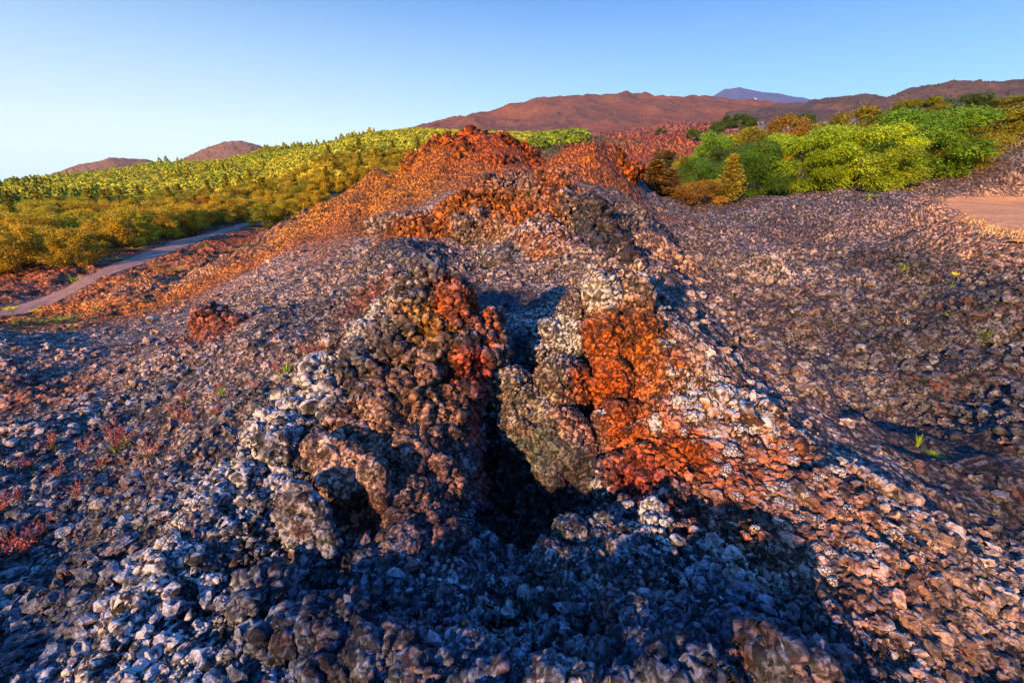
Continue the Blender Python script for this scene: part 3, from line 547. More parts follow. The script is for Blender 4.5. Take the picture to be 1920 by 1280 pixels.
# snow-streaked summit
m, nt, b = newmat('summit_rock_hazed'); geo = N(nt, 'ShaderNodeNewGeometry')
n = N(nt, 'ShaderNodeTexNoise', ins={'Scale': .0022, 'Detail': 8, 'Roughness': .75}); L(nt, geo.outputs['Position'], n.inputs['Vector'])
at = N(nt, 'ShaderNodeAttribute', attribute_name='snow')
nn_ = N(nt, 'ShaderNodeTexNoise', ins={'Scale': .011, 'Detail': 6, 'Roughness': .7}); L(nt, geo.outputs['Position'], nn_.inputs['Vector'])
sn = maprange(nt, math_n(nt, 'MULTIPLY', at.outputs['Fac'], nn_.outputs[0]), .28, .33)
cc = mixc(nt, maprange(nt, n.outputs[0], .35, .65), (.022, .036, .10), (.06, .055, .09)); cc = mixc(nt, sn, cc, (.75, .75, .8))  # blue of the distant air painted into the rock colour
L(nt, cc, b.inputs['Base Color']); b.inputs['Roughness'].default_value = .9
o = hill('volcano_summit', [(1240,215),(1300,198),(1330,184),(1360,168),(1375,167),(1388,165),(1395,169),(1430,176),(1460,176),(1490,183),(1530,191),(1600,202),(1700,214)], 4000, 6500, 235, m, .06, 25, nx=300, rows=110, scl=5)
co_s = get_co(o.data); qx, qy = proj(co_s)
snow = np.exp(-((qx-1417)/9)**2-((qy-186)/6)**2)*.62+np.exp(-((qx-1438)/8)**2-((qy-189)/3)**2)*.58+np.exp(-((qx-1505)/14)**2-((qy-191)/2)**2)*.56
fattr(o.data, 'snow', snow)

# ------------------------------------------------------------------ outcrops: unions of lumps, voxel-remeshed, then given knobs
import bmesh
def blobs(lst):
    """(px,py,D,rx,ry,rz,rot) -> merged ellipsoids"""
    bm = bmesh.new()
    for t in lst:
        px, py, D, rx, ry, rz = t[:6]; rot = t[6] if len(t) > 6 else (0, 0, 0)
        q = P(px, py, D)
        M = Matrix.Translation(q)@Matrix.Rotation(R(rot[2]), 4, 'Z')@Matrix.Rotation(R(rot[1]), 4, 'Y')@Matrix.Rotation(R(rot[0]), 4, 'X')@Matrix.Diagonal((rx, ry, rz, 1))
        bmesh.ops.create_icosphere(bm, subdivisions=3, radius=1, matrix=M)
    me = bpy.data.meshes.new('b'); bm.to_mesh(me); bm.free(); return me
ngO = gn_rocky([[('N', 1.5, .14, 4)], [('V', 3.2, .06, .9), ('R', 2.4, .10, 6), ('C', 2.6, .09, 9.)], [('V', 8., .038, .9), ('R', 8., .04, 6)], [('V', 15., .020, .9), ('N', 12, .05, 9)], [('V', 33, .012, .8), ('V', 64, .007, .6)]])
ngS = gn_rocky([[('N', 1.8, .07, 5)], [('N', 9, .03, 8), ('R', 3.4, .045, 6), ('C', 2.9, .045, 10.)], [('V', 18., .006, .8), ('N', 22, .016, 9), ('V', 45, .006, .8), ('V', 85, .003, .6)]])
def outcrop(name, lst, label, cat, vox=.013, ng=None, amp=1., smooth=6, group=None, base=None):
    m0 = blobs(lst); m1 = bake(bake(m0, None, remesh=vox*2.6, smooth=smooth*2), None, remesh=vox, smooth=3)
    fattr(m1, 'amp', np.full(len(m1.vertices), amp)); m2 = bake(m1, ng or ngO)
    co = get_co(m2); ctr = co.mean(0); ctr[2] = co[:, 2].min()
    cattr(m2, 'alb', albedo(co, base))
    sub = get_co(m1)  # placing surface
    lo = bake(m0, None, remesh=vox*3, smooth=2)
    BVHS.append(BVHTree.FromPolygons([tuple(v) for v in get_co(lo).tolist()], [tuple(p.vertices) for p in lo.polygons]))
    m2.vertices.foreach_set('co', (co-ctr).ravel()); m2.materials.clear(); m2.materials.append(M_rock); m2.name = name; m2.update()
    o = link(name, m2); o.location = ctr; tag(o, label, cat, group); return o
# outcrops are listed in world terms derived from the survey directions
outcrop('spatter_rampart', [
 (806,545,5.25,.2,.3,.36),(806,600,5.2,.26,.3,.42),(780,600,5.1,.3,.35,.45),(860,590,5.15,.22,.4,.42),(915,640,5.1,.17,.35,.40),(895,700,4.95,.17,.35,.5),(872,800,4.5,.17,.4,.6),(878,900,4.0,.14,.35,.5),(740,600,5.1,.22,.3,.25),(690,640,4.9,.22,.3,.22),(870,660,4.95,.28,.35,.5),(830,680,4.8,.35,.4,.5),
 (740,660,4.8,.33,.4,.4),(690,700,4.6,.33,.4,.38),(620,720,4.5,.3,.35,.28),(860,760,4.6,.22,.4,.55),(790,770,4.3,.4,.4,.45),(700,800,4.05,.42,.4,.38),(600,790,4.1,.33,.35,.26),
 (540,840,3.75,.26,.3,.24),(850,850,4.2,.24,.4,.6),(780,870,3.8,.32,.35,.42),(660,870,3.6,.36,.3,.3),(840,960,3.5,.22,.3,.5),(770,980,3.2,.3,.25,.4),
 (470,900,3.45,.22,.25,.2),(420,960,3.15,.2,.25,.18),(840,1060,2.95,.2,.25,.35),(760,1060,2.85,.26,.25,.36),(855,1130,2.6,.17,.2,.32),(690,1080,2.75,.22,.22,.26),(800,1180,2.3,.2,.2,.22),(800,520,5.35,.12,.2,.2),(705,915,3.35,.13,.15,.2),(650,915,3.3,.2,.16,.14)],
 'tall lumpy lava outcrop with pale crest and red tip left of the fissure', 'rock outcrop')
outcrop('pale_crest', [(600,735,4.45,.17,.25,.16),(560,770,4.2,.2,.25,.17),(585,830,4.0,.17,.2,.16),(520,820,3.85,.2,.24,.17),(545,880,3.65,.14,.2,.14),(490,865,3.65,.17,.2,.15),(440,905,3.4,.17,.2,.15),(470,950,3.2,.14,.18,.14),(400,955,3.1,.16,.2,.14),(430,1010,2.9,.12,.15,.12),
 (350,1010,2.85,.16,.2,.13),(380,1060,2.65,.12,.14,.11),(310,1060,2.6,.14,.16,.12),(340,1120,2.4,.11,.13,.1),(275,1120,2.38,.12,.14,.11),(240,1180,2.15,.12,.14,.1),(290,1200,2.1,.1,.12,.08),(205,1240,1.97,.11,.12,.09),(180,1290,1.82,.11,.12,.09),(330,1260,1.88,.1,.12,.07)],
 'long whitish knobbly crest running down the left side to the bottom edge', 'rock outcrop', vox=.011, amp=1.)
outcrop('shade_tinted_lava_mass', [(640,1180,2.0,.2,.17,.14),(720,1230,1.78,.2,.15,.13),(800,1270,1.6,.17,.13,.12),(600,1260,1.72,.16,.13,.1),(880,1230,1.75,.13,.12,.13),(700,1150,2.2,.17,.15,.13),(520,1200,1.95,.14,.13,.09),(480,1120,2.25,.13,.13,.12),(900,1280,1.5,.14,.1,.09)],
 'lava mass tinted dark blue as shade at the bottom left of the pit', 'rock outcrop', vox=.009, amp=.8)
outcrop('shade_tinted_lava_hump', [(1200,1215,1.72,.2,.15,.07),(1120,1258,1.56,.16,.12,.07),(1300,1200,1.79,.2,.15,.06),(1400,1210,1.8,.18,.14,.06),(1260,1270,1.45,.17,.12,.09),(1480,1240,1.65,.15,.12,.09),(1050,1280,1.42,.14,.1,.09),(1180,1150,1.95,.14,.13,.1)],
 'low lava hump tinted blue as shade at the bottom right of the pit', 'rock outcrop', vox=.009, amp=.8)
outcrop('rubble_ledge', [(1080,1010,2.95,.13,.14,.13),(1130,1000,2.95,.15,.15,.12),(1030,1060,2.75,.12,.13,.14),(1100,1070,2.6,.17,.15,.13),(1180,1040,2.65,.15,.14,.1),(1160,1100,2.4,.16,.14,.12),(1060,1130,2.35,.12,.12,.12),(1240,1070,2.5,.12,.12,.09)],
 'grey knobbly ledge at the lower rim of the dark fissure below the spike', 'rock outcrop', vox=.009, amp=.8)
outcrop('rock_overhang', [(640,860,3.35,.26,.14,.17,(0,12,0)),(600,840,3.4,.16,.14,.12),(700,890,3.2,.16,.12,.2),(715,935,3.1,.10,.1,.14),(650,915,3.15,.16,.1,.1),(620,895,3.2,.16,.1,.11)],
 'smooth brown overhanging lava lip with a dark red hollow below it on the rampart', 'rock', vox=.009, ng=ngS, smooth=10, amp=.9, base=(.26, .17, .13, .2))
outcrop('rock_slab', [(570,965,2.78,.22,.11,.26,(-15,-10,-5)),(588,1010,2.7,.21,.10,.27,(-15,-20,-5)),(548,930,2.85,.15,.1,.13),(605,1055,2.62,.14,.09,.14,(-15,-24,0))],
 'smooth grey rounded lava slab leaning below the rampart left of the fissure', 'rock', vox=.009, ng=ngS, smooth=14, amp=.75, base=(.24, .20, .185, .3))
outcrop('lava_block', [(962,740,4.9,.28,.3,.36,(0,-28,0)),(1050,730,4.95,.36,.3,.4),(985,810,4.65,.26,.3,.42,(0,-32,0)),(1070,840,4.4,.34,.3,.5,(0,-30,0)),(930,712,5.0,.17,.25,.2),(1105,930,4.15,.26,.3,.26),(1000,780,4.75,.3,.25,.3),(1040,890,4.3,.2,.26,.36,(0,-36,0))],
 'big olive and tan lava block wedged in the fissure beside the red wall', 'rock', vox=.011, ng=ngS, smooth=8, amp=1.5)
outcrop('rock_fin', [(1075,600,5.9,.2,.25,.33),(1040,640,5.7,.22,.25,.28),(1080,660,5.6,.2,.25,.4),(1010,660,5.6,.13,.2,.18),(1060,700,5.4,.22,.25,.3)],
 'grey knobbly rock fin between the dark sand and the red wall', 'rock')
outcrop('red_rock_wall', [
 (1125,560,5.65,.2,.35,.36),(1120,520,5.7,.13,.2,.18),(1190,520,5.8,.12,.2,.15),(1160,535,5.7,.13,.2,.15),(1180,560,5.7,.25,.35,.32),(1130,640,5.3,.2,.35,.42),(1200,650,5.3,.38,.4,.38),(1150,730,4.85,.22,.3,.42),(1240,720,4.9,.4,.4,.36),(1160,810,4.4,.24,.25,.36),
 (1240,810,4.35,.36,.35,.34),(1320,780,4.5,.36,.35,.26),(1390,790,4.4,.3,.35,.2),(1300,860,3.85,.3,.3,.24),(1220,880,3.85,.28,.25,.28),(1150,900,3.9,.22,.2,.24),(1460,830,4.1,.22,.25,.14),(1270,640,5.35,.25,.3,.2)],
 'bright orange red oxidised rock wall with pale crust on top right of the fissure', 'rock outcrop')
outcrop('rock_spike', [(1222,955,2.95,.045,.05,.09,(0,8,0)),(1217,985,2.85,.05,.05,.10,(0,-5,0)),(1222,1020,2.75,.04,.05,.06)],
 'small upright pale grey rock spike below the red wall', 'rock', vox=.006, amp=.35, base=(.3, .28, .27, 1))
outcrop('stone_mound', [(1010,480,11.2,.95,.9,.75),(950,495,10.7,.7,.7,.42),(1065,490,10.8,.7,.7,.55),(990,515,10.2,.8,.5,.3)],
 'rounded mound of rusty rubble behind the dark sand hollow', 'rock outcrop', vox=.035, amp=1.0)
outcrop('orange_crag', [(800,445,16.6,1.2,1.0,.7),(870,415,17,1.2,1.,.9),(930,395,17.2,1.1,1.,1.1),(960,360,17.8,.8,.8,.75),(1010,385,16.8,.9,.9,1.),(1040,370,16.8,.6,.7,.9),(1060,410,15,.5,.7,.8),(900,440,15.6,1.2,.8,.7),(980,435,15.2,.9,.8,.7),(1020,440,14.2,.6,.7,.6),(740,430,17.6,.9,.9,.5)],
 'bright orange craggy crater wall halfway up the cone', 'rock outcrop', vox=.045, amp=2.2)
outcrop('shade_dark_crag', [(1102,388,13.6,.22,.5,.38),(1118,412,12.8,.25,.5,.45),(1100,440,12.5,.24,.5,.4),(1142,440,11.4,.26,.5,.38),(1130,470,11,.24,.4,.35),(1165,470,10,.22,.4,.3),(1178,500,8.8,.18,.4,.26)],
 'jagged crag painted shadow-dark running down from the orange crater wall at right', 'rock outcrop', vox=.03, amp=1.6, base=(.085, .065, .06, .15))  # dark base carries the shade of the ridge's right side
outcrop('cone_crag', [(845,292,30,1.6,1.2,.9),(890,286,30.5,1.6,1.2,1.1),(940,292,30.5,1.4,1.2,1.),(800,312,29.5,1.3,1.2,.7),(870,312,28.5,1.5,1.2,.9),(985,312,30,1.2,1,.7),(1020,325,29.5,.9,1,.6),(1085,302,31,1.1,1.,.7),(1130,300,31,1.1,1.,.7),(1168,326,30,1.,1.,.7),(930,320,27.5,1.2,1,.7)],
 'dark red jagged crust forming the top of the cone', 'rock outcrop', vox=.085, amp=4., smooth=3, base=(.24, .055, .018, .02))
outcrop('red_rock', [(395,600,10.4,.42,.5,.35),(430,620,10.2,.45,.45,.35),(400,640,10,.4,.4,.3),(460,605,10.3,.3,.4,.22)],
 'reddish hollow-faced rock on the slope left of the rampart', 'rock', vox=.03, amp=1.)
outcrop('brown_rock', [(30,730,8.7,.45,.5,.3),(65,750,8.3,.35,.4,.22),(-10,760,8.2,.4,.4,.3)],
 'brown rock ledge at the left edge of the slope', 'rock', vox=.028, amp=1.)
outcrop('dark_boulder', [(1850,905,4.55,.3,.22,.14,(0,0,-15)),(1820,895,4.65,.2,.2,.12),(1885,915,4.5,.2,.18,.11)],
 'dark low boulder lying on the shade-darkened cinder flat at right', 'boulder', vox=.013, ng=ngS, amp=1., base=(.06, .055, .06, .1))
outcrop('grey_boulder', [(1865,700,6.5,.26,.2,.13),(1885,705,6.4,.18,.2,.10)],
 'rounded grey boulder on dark rubble near the right edge', 'boulder', vox=.018, ng=ngS, amp=.9, base=(.2, .18, .17, .4))

# ------------------------------------------------------------------ loose stones
ngC = gn_rocky([[('N', 1.1, .35, 3)], [('V', 1.6, .22, .4)], [('V', 3.4, .11, .4), ('V', 8, .05, .4)]], patch=False)
CL = []
for k in range(7):
    bm = bmesh.new(); bmesh.ops.create_icosphere(bm, subdivisions=5, radius=1, matrix=Matrix.Translation((k*7.3, k*3.1, 0)))
    m0 = bpy.data.meshes.new('c'); bm.to_mesh(m0); bm.free(); fattr(m0, 'amp', np.ones(len(m0.vertices))); m0 = bake(m0, ngC)
    cc_ = get_co(m0)-np.array([k*7.3, k*3.1, 0]); cc_ *= np.array([1, random.uniform(.65, .9), random.uniform(.55, .75)]); cc_ /= np.abs(cc_).max()
    m0.vertices.foreach_set('co', cc_.astype(np.float32).ravel()); m0.materials.clear(); m0.materials.append(M_clast); m0.name = 'lava_stone'; m0.update(); CL.append(m0)
zones = [ # polygon in survey directions, count, size range (m), group label, colour, pale
 ([(1280,660),(1500,780),(1600,900),(1450,950),(1300,880),(1250,760)], 55, (.04,.11), 'pale crusted stone on the rusty slope below the red wall', (.3,.14,.08), .95),
 ([(1380,880),(1560,880),(1760,980),(1700,1130),(1500,1080),(1380,980)], 75, (.03,.085), 'tan scoria stone in the lit pile at lower right', (.28,.17,.11), .8),
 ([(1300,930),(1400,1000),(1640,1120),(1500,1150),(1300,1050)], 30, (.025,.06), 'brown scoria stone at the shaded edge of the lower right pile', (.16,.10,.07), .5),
 ([(560,680),(620,700),(560,830),(470,930),(300,1080),(260,1040),(440,880)], 50, (.045,.11), 'whitish stone heaped along the crest of the left rampart', (.26,.22,.2), 1.),
 ([(0,760),(300,700),(450,800),(280,960),(0,1000)], 40, (.05,.12), 'grey lichen-spotted stone on the left slope', (.13,.12,.115), .6),
 ([(1450,560),(1900,600),(1900,800),(1600,760),(1400,640)], 40, (.06,.14), 'grey stone on the dark rubble field at right', (.11,.10,.095), .5)]
def in_poly(x, y, poly):
    ins = False
    for i in range(len(poly)):
        x0, y0 = poly[i]; x1, y1 = poly[(i+1) % len(poly)]
        if (y0 > y) != (y1 > y) and x < (x1-x0)*(y-y0)/(y1-y0)+x0: ins = not ins
    return ins
def rand_in(poly):
    xs = [p[0] for p in poly]; ys = [p[1] for p in poly]
    while True:
        x, y = random.uniform(min(xs), max(xs)), random.uniform(min(ys), max(ys))
        if in_poly(x, y, poly): return x, y
for poly, cnt, (s0, s1), lab, colr, pale in zones:
    for k in range(cnt):
        h = hit(*rand_in(poly))
        if not h or h[0].y < 1.3: continue
        s = s0+(s1-s0)*random.random()**2.2
        o = link('lava_stone', random.choice(CL)); n = h[1] if h[1].z > 0 else -h[1]
        o.location = h[0]+Vector((0, 0, s*.15)); o.scale = (s, s, s); o.rotation_euler = (random.uniform(-.5, .5), random.uniform(-.5, .5), random.uniform(0, 6.28))
        v = random.uniform(.7, 1.3); o.color = (colr[0]*v, colr[1]*v, colr[2]*v, pale*random.uniform(.75, 1.05))
        tag(o, lab, 'stone', 'loose stones: '+lab)
# uncountable rubble: one object
bm = bmesh.new(); bmesh.ops.create_icosphere(bm, subdivisions=2, radius=1); bm.verts.ensure_lookup_table()
ic = np.array([v.co[:] for v in bm.verts]); icf = np.array([[v.index for v in f.verts] for f in bm.faces]); bm.free()
VV = []; FF = []; CC = []; LU = []; nb = 0
for k in range(15000):
    px = random.uniform(-60, 1980); py = 470+810*random.random()**1.15
    if py < 640 and random.random() < .3: continue
    h = BVHS[0].ray_cast(Vector((0, 0, 0)), Vector(ray(px, py)).normalized())
    if not h[0] or h[3] > 24: continue
    if math.hypot((h[0].x-SAND[0])/1.3, (h[0].y-SAND[1])/1.6) < 1 and random.random() < .93: continue
    if float(np.exp(-(((h[0].x-4.6)/1.3)**2+((h[0].y-4.6)/1.0)**2))) > .35 and random.random() < .85: continue
    if h[3] < 4.5 and random.random() < .62: continue
    s = (.009+.040*random.random()**3)*(1+.10*h[3])
    d = 1+(vnoise(ic*1.5+k*3.7, 1)-.5)*1.25+(vnoise(ic*3.3+k*1.7, 2)-.5)*.75
    a = random.uniform(0, 6.28); ca, sa = math.cos(a), math.sin(a)
    q = ic*d[:, None]*np.array([1, random.uniform(.6, .95), random.uniform(.5, .85)])*s
    q = np.c_[q[:, 0]*ca-q[:, 1]*sa, q[:, 0]*sa+q[:, 1]*ca, q[:, 2]]+np.array(h[0])+np.array([0, 0, s*.3])
    VV.append(q); FF.append(icf+nb); nb += len(ic); LU.append(np.clip(.55+(d-1)*1.2, 0, 1)); CC.append(np.full(len(ic), random.uniform(.65, 1.35)))
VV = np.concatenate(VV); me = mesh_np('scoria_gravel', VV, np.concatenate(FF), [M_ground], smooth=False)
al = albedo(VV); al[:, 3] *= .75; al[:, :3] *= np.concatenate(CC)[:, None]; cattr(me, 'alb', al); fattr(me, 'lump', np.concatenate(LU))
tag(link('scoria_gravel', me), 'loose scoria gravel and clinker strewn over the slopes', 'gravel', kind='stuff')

# ------------------------------------------------------------------ plants
def quads_from(c0, d1, d2):
    """c0 centre, d1 half-length vec, d2 half-width vec : rhomb leaves"""
    V = np.stack([c0-d1, c0+d2, c0+d1, c0-d2], 1).reshape(-1, 3)
    return V, np.arange(len(V)).reshape(-1, 4)
def unit(v): return v/(np.linalg.norm(v, axis=-1, keepdims=True)+1e-9)
def tube(path, rad, seg=6):
    V = []; path = np.asarray(path, float)
    d = unit(np.gradient(path, axis=0))
    for k, (p, t) in enumerate(zip(path, d)):
        a = np.cross(t, [0.3, 1, .2]); a /= np.linalg.norm(a); b = np.cross(t, a)
        for j in range(seg):
            w = 2*math.pi*j/seg; V.append(p+rad[k]*(a*math.cos(w)+b*math.sin(w)))
    Fc = [[k*seg+j, k*seg+(j+1) % seg, (k+1)*seg+(j+1) % seg, (k+1)*seg+j] for k in range(len(path)-1) for j in range(seg)]
    return np.array(V), np.array(Fc)
def merge(parts):
    V = []; Fc = []; n = 0
    for v, f in parts: V.append(v); Fc.append(f+n); n += len(v)
    return np.concatenate(V), np.concatenate(Fc)
def broadleaf(seed, sprays=2300, lf=6, lsize=.045, lobes=30, wide=.5, low=.12, droop=.5, multi=False):
    """unit-height tree: crown mesh, trunk mesh; sprays of leaves on lobes"""
    g = np.random.default_rng(seed)
    Lc = []
    for k in range(lobes):
        z = low+(.86-low)*((k+.5)/lobes)**.85; zz = (z-low)/(1-low)
        rad = wide*(math.sin(math.pi*min(zz*.78+.2, 1))**.7)*g.uniform(.45, .95)
        a = k*2.4+g.uniform(-.5, .5); Lc.append((rad*math.cos(a)*.8, rad*math.sin(a)*.8, z+g.uniform(-.03, .05), g.uniform(.10, .19)*(1.15-.4*zz)))
    Lc = np.array(Lc); idx = g.integers(0, lobes, sprays); n = unit(g.normal(size=(sprays, 3))*np.array([1, 1, .8])+np.array([0, 0, .25]))
    cpos = Lc[idx, :3]; out = unit(cpos*np.array([1, 1, .3])+n*.12)
    p = cpos+n*Lc[idx, 3:4]*np.where(g.random((sprays, 1)) < .12, g.uniform(1.1, 1.5, (sprays, 1)), g.uniform(.6, 1.05, (sprays, 1)))*np.array([1, 1, .75])
    dr = unit(out*np.array([1, 1, .2])+n*.5+g.normal(size=(sprays, 3))*.35-np.array([0, 0, droop*.5]))
    cs = []; d1 = []; d2 = []
    for j in range(lf):
        t = j/(lf-1); sd_ = unit(np.cross(dr, unit(n+g.normal(size=n.shape)*.5)))
        q = p+dr*t*lsize*2.6-np.array([0, 0, 1])*t*t*lsize*droop+sd_*((-1)**j)*lsize*.45
        le = unit(dr+sd_*((-1)**j)*.8+g.normal(size=n.shape)*.3)
        nn = unit(n*.8+np.array([0, 0, .5])+g.normal(size=n.shape)*.4)
        cs.append(q); d1.append(le*lsize*.55); d2.append(unit(np.cross(le, nn))*lsize*.3)
    V, Fc = quads_from(np.concatenate(cs), np.concatenate(d1), np.concatenate(d2))
    crown = mesh_np('crown', V, Fc, [M_leaf], smooth=False)
    parts = []
    ns = 4 if multi else 1
    for s in range(ns):
        a0 = s*6.28/ns+.4; lean = .16 if multi else .02
        pth = [np.array([0, 0, -.03])+np.array([math.cos(a0)*lean*t, math.sin(a0)*lean*t, t*.75]) for t in np.linspace(0, 1, 7)]
        pth = [q+np.r_[g.normal(size=2)*.008, 0] for q in pth]; parts.append(tube(pth, np.linspace(.028/math.sqrt(ns), .006, 7)))
    for k in range(0, lobes, 2):
        t0 = np.array([0, 0, max(Lc[k, 2]*.55, .05)]); t1 = Lc[k, :3]
        pth = [t0+(t1-t0)*t+np.array([0, 0, -.04*math.sin(math.pi*t)]) for t in np.linspace(0, 1, 5)]; parts.append(tube(pth, np.linspace(.010, .003, 5), 4))
    V, Fc = merge(parts); trunk = mesh_np('trunk', V, Fc, [M_bark]); return crown, trunk
def conifer(seed, tiers=22, lsize=.035, wide=.22, per=13):
    g = np.random.default_rng(seed); cs = []; d1 = []; d2 = []; parts = [tube([(0, 0, -.03), (0, .004, .3), (.004, 0, .65), (0, 0, .97)], [.02, .015, .009, .003])]
    for k in range(tiers):
        z = .06+.9*k/(tiers-1); rad = wide*(1-z)**.75*(.35+.65*min(1, z*6))+.015
        for j in range(per):
            a = g.uniform(0, 6.28); le = rad*g.uniform(.55, 1.15); dv = np.array([math.cos(a), math.sin(a), g.uniform(-.1, .45)])
            if j % 3 == 0: parts.append(tube([(0, 0, z-.02), tuple(dv*le*.9+np.array([0, 0, z-.01]))], [.004, .0015], 3))
            m = 13
            t = g.uniform(.2, 1.05, (m, 1)); q = np.array([0, 0, z])+dv*le*t+g.normal(size=(m, 3))*.016
            v = unit(dv+g.normal(size=(m, 3))*.6+np.array([0, 0, .3])); cs.append(q); d1.append(v*lsize*.6); d2.append(unit(np.cross(v, g.normal(size=(m, 3))))*lsize*.24)
    V, Fc = quads_from(np.concatenate(cs), np.concatenate(d1), np.concatenate(d2)); crown = mesh_np('crown', V, Fc, [M_leaf], smooth=False)
    V, Fc = merge([p for p in parts]); return crown, mesh_np('trunk', V, Fc, [M_bark])
BL = [broadleaf(s, sprays=8000, lsize=.0185, lobes=18, wide=.56, low=.04, droop=1.1) for s in (1, 2, 3, 4)]
BR = [broadleaf(s, sprays=2600, lf=6, lsize=.03, lobes=14, wide=.62, low=.1, droop=.1, multi=True) for s in (11, 12, 13, 14)]
CN = [conifer(s) for s in (21, 22, 23)]
PN = [conifer(s, tiers=12, lsize=.07, wide=.27, per=8) for s in (31, 32)]
def tree(name, kit, x, y, h, w, colr, label, cat, group=None, parts=True, z=None, sink=.03):
    z = ground_z(x, y) if z is None else z
    if parts:
        e = link(name, None); e.empty_display_size = .3
        c_ = link('crown', kit[0], e); t_ = link('trunk', kit[1], e); c_.color = (*colr, 1)
    else:
        e = link(name, kit[0]); e.color = (*colr, 1)
    e.location = (x, y, z-sink*h); e.scale = (w, w, h); e.rotation_euler = (0, 0, random.uniform(0, 6.28))
    return tag(e, label, cat, group)
GRN = (.15, .27, .012); BGR = (.29, .39, .012); DGR = (.085, .17, .012); OLV = (.27, .235, .012); ORT = (.42, .22, .014); YGR = (.40, .38, .012)
grove = [ # px, D, top py, width px, kind, colour, label
 (1232,34,300,95,'c',(.24,.12,.015),'bushy golden brown conifer at the left end of the grove'),
 (1262,35,318,70,'c',(.20,.12,.015),'brown green young conifer just right of the golden brown one'),
 (1318,33,338,85,'b',(.34,.17,.014),'low orange yellow bush between two conifers at the grove foot'),
 (1376,34,290,62,'c',(.30,.22,.015),'slender yellow green conifer with pointed top before the dark trees'),
 (1345,35.5,336,50,'b',YGR,'small yellow green bush touching the slender conifer'),
 (1420,37,262,130,'l',DGR,'dark green tree right behind the slender yellow conifer'),
 (1505,38,238,165,'l',BGR,'bright green tree with yellow top at the centre of the grove'),
 (1615,39,222,180,'l',(.33,.41,.012),'widest bright lime green tree in the front of the grove'),
 (1720,44,190,175,'l',GRN,'tallest green tree right of the widest lime tree'),
 (1800,43,236,105,'l',OLV,'thin olive orange tree right of the tallest green tree'),
 (1840,50,196,120,'l',OLV,'olive tree high on the slope near the right edge'),
 (1910,50,186,130,'l',(.19,.16,.012),'brownish olive tree at the right edge of the picture'),
 (1985,50,190,140,'l',GRN,'green tree cut by the right edge'),
 (1310,42,292,90,'l',DGR,'dark green rounded tree behind the golden conifers'),
 (1370,46,268,100,'l',(.07,.12,.012),'dark green tree above the slender conifer'),
 (1290,52,292,60,'b',OLV,'small olive bush at the upper left of the grove'),
 (1335,55,248,90,'b',GRN,'rounded green tree at the top left of the grove'),
 (1400,60,240,100,'b',OLV,'olive green tree in the back row left of the orange one'),
 (1470,62,216,80,'b',(.28,.15,.014),'orange brown tree sticking up behind the bright green tree'),
 (1445,52,268,90,'b',ORT,'orange olive tree between the dark and the bright green trees'),
 (1540,60,232,90,'b',OLV,'olive tree in the back row beside the orange brown tree'),
 (1590,62,204,100,'b',(.22,.17,.012),'tawny tree in the back row above the widest lime tree'),
 (1650,60,200,110,'l',(.12,.17,.012),'mid green tree in the back row left of the tallest tree'),
 (1690,72,178,90,'l',(.2,.19,.012),'yellowish tree crown rising behind the tallest tree'),
 (1775,75,172,90,'l',(.08,.12,.03),'grey green distant tree crown before the dark hill'),
 (1860,75,178,110,'l',OLV,'olive distant tree below the dark hill'),
 (1930,72,178,120,'l',(.2,.15,.012),'rust olive distant tree at the far right skyline'),
 (1565,44,268,90,'l',DGR,'dark green tree squeezed between the two bright ones'),
 (1255,60,300,60,'b',(.12,.12,.012),'low olive shrub at the edge of the red lava'),
 (1245,66,282,50,'b',(.2,.12,.012),'low brownish shrub on the red lava')]
for i, (px, D, top, wpx, kd, colr, lab) in enumerate(grove):
    q = P(px, 300, D); x = q[0]; z0 = ground_z(x, D); zt = P(px, top, D)[2]; h = max(zt-z0, 1.2)*1.02; dist = math.hypot(x, D)
    w = wpx/F*dist*(.84 if kd != 'c' else 2.0); kit = {'l': BL, 'b': BR, 'c': CN}[kd]
    nm = {'l': 'broadleaf_tree', 'b': 'bushy_tree', 'c': 'conifer_tree'}[kd]
    tree(nm, kit[i % len(kit)], x, D, h/.97, w, colr, lab, 'tree' if 'bush' not in lab and 'shrub' not in lab else 'shrub', 'trees of the grove at right')
for k, (px, D, top, wpx) in enumerate([(1365,170,215,30),(1385,175,212,34),(1405,165,216,30),(1345,160,226,26),(1340,130,232,24),(1480,160,212,30),(1510,165,211,34),(1300,120,240,26),(1240,140,240,20)]):
    q = P(px, 240, D); z0 = ground_z(q[0], D); h = max(P(px, top, D)[2]-z0, 2.5); tree('bushy_tree', BR[k % 4], q[0], D, h, wpx/F*D, (.07, .12, .012), 'small dark green tree far off at the edge of the red lava', 'tree', 'distant trees at the edge of the red lava')

# broom trees by the road: placed singly
broom = [(250,62,'largest'),(205,64,''),(322,78,''),(300,80,''),(410,95,''),(503,86,''),(545,88,''),(460,104,''),(375,88,''),(60,62,''),(20,60,''),(110,64,''),(-40,58,''),(150,70,''),(90,72,''),(395,98,'red'),(555,104,''),(590,104,'')]
blab = {0:'largest rounded olive broom bush beside the bend of the road',1:'rounded olive bush just left of the largest one',2:'olive bush right of the largest one next to the road',3:'olive bush behind the gap right of the largest one',
 4:'yellow olive bush above the straight stretch of road',5:'olive bush on the right of the far road end',6:'dark olive bush at the far end of the road',7:'olive bush above the far stretch of road',8:'olive green bush between road and forest',
 9:'broad orange olive bush at left behind the red lava',10:'olive bush near the left edge behind the red lava',11:'orange olive bush third from the left edge',12:'bush cut by the left edge',13:'orange olive bush left of the largest pair',14:'olive bush behind the orange ones at left',
 15:'reddish orange tree standing out of the olive bushes',16:'small olive bush against the cone flank',17:'dark olive bush touching the cone flank'}
used = []
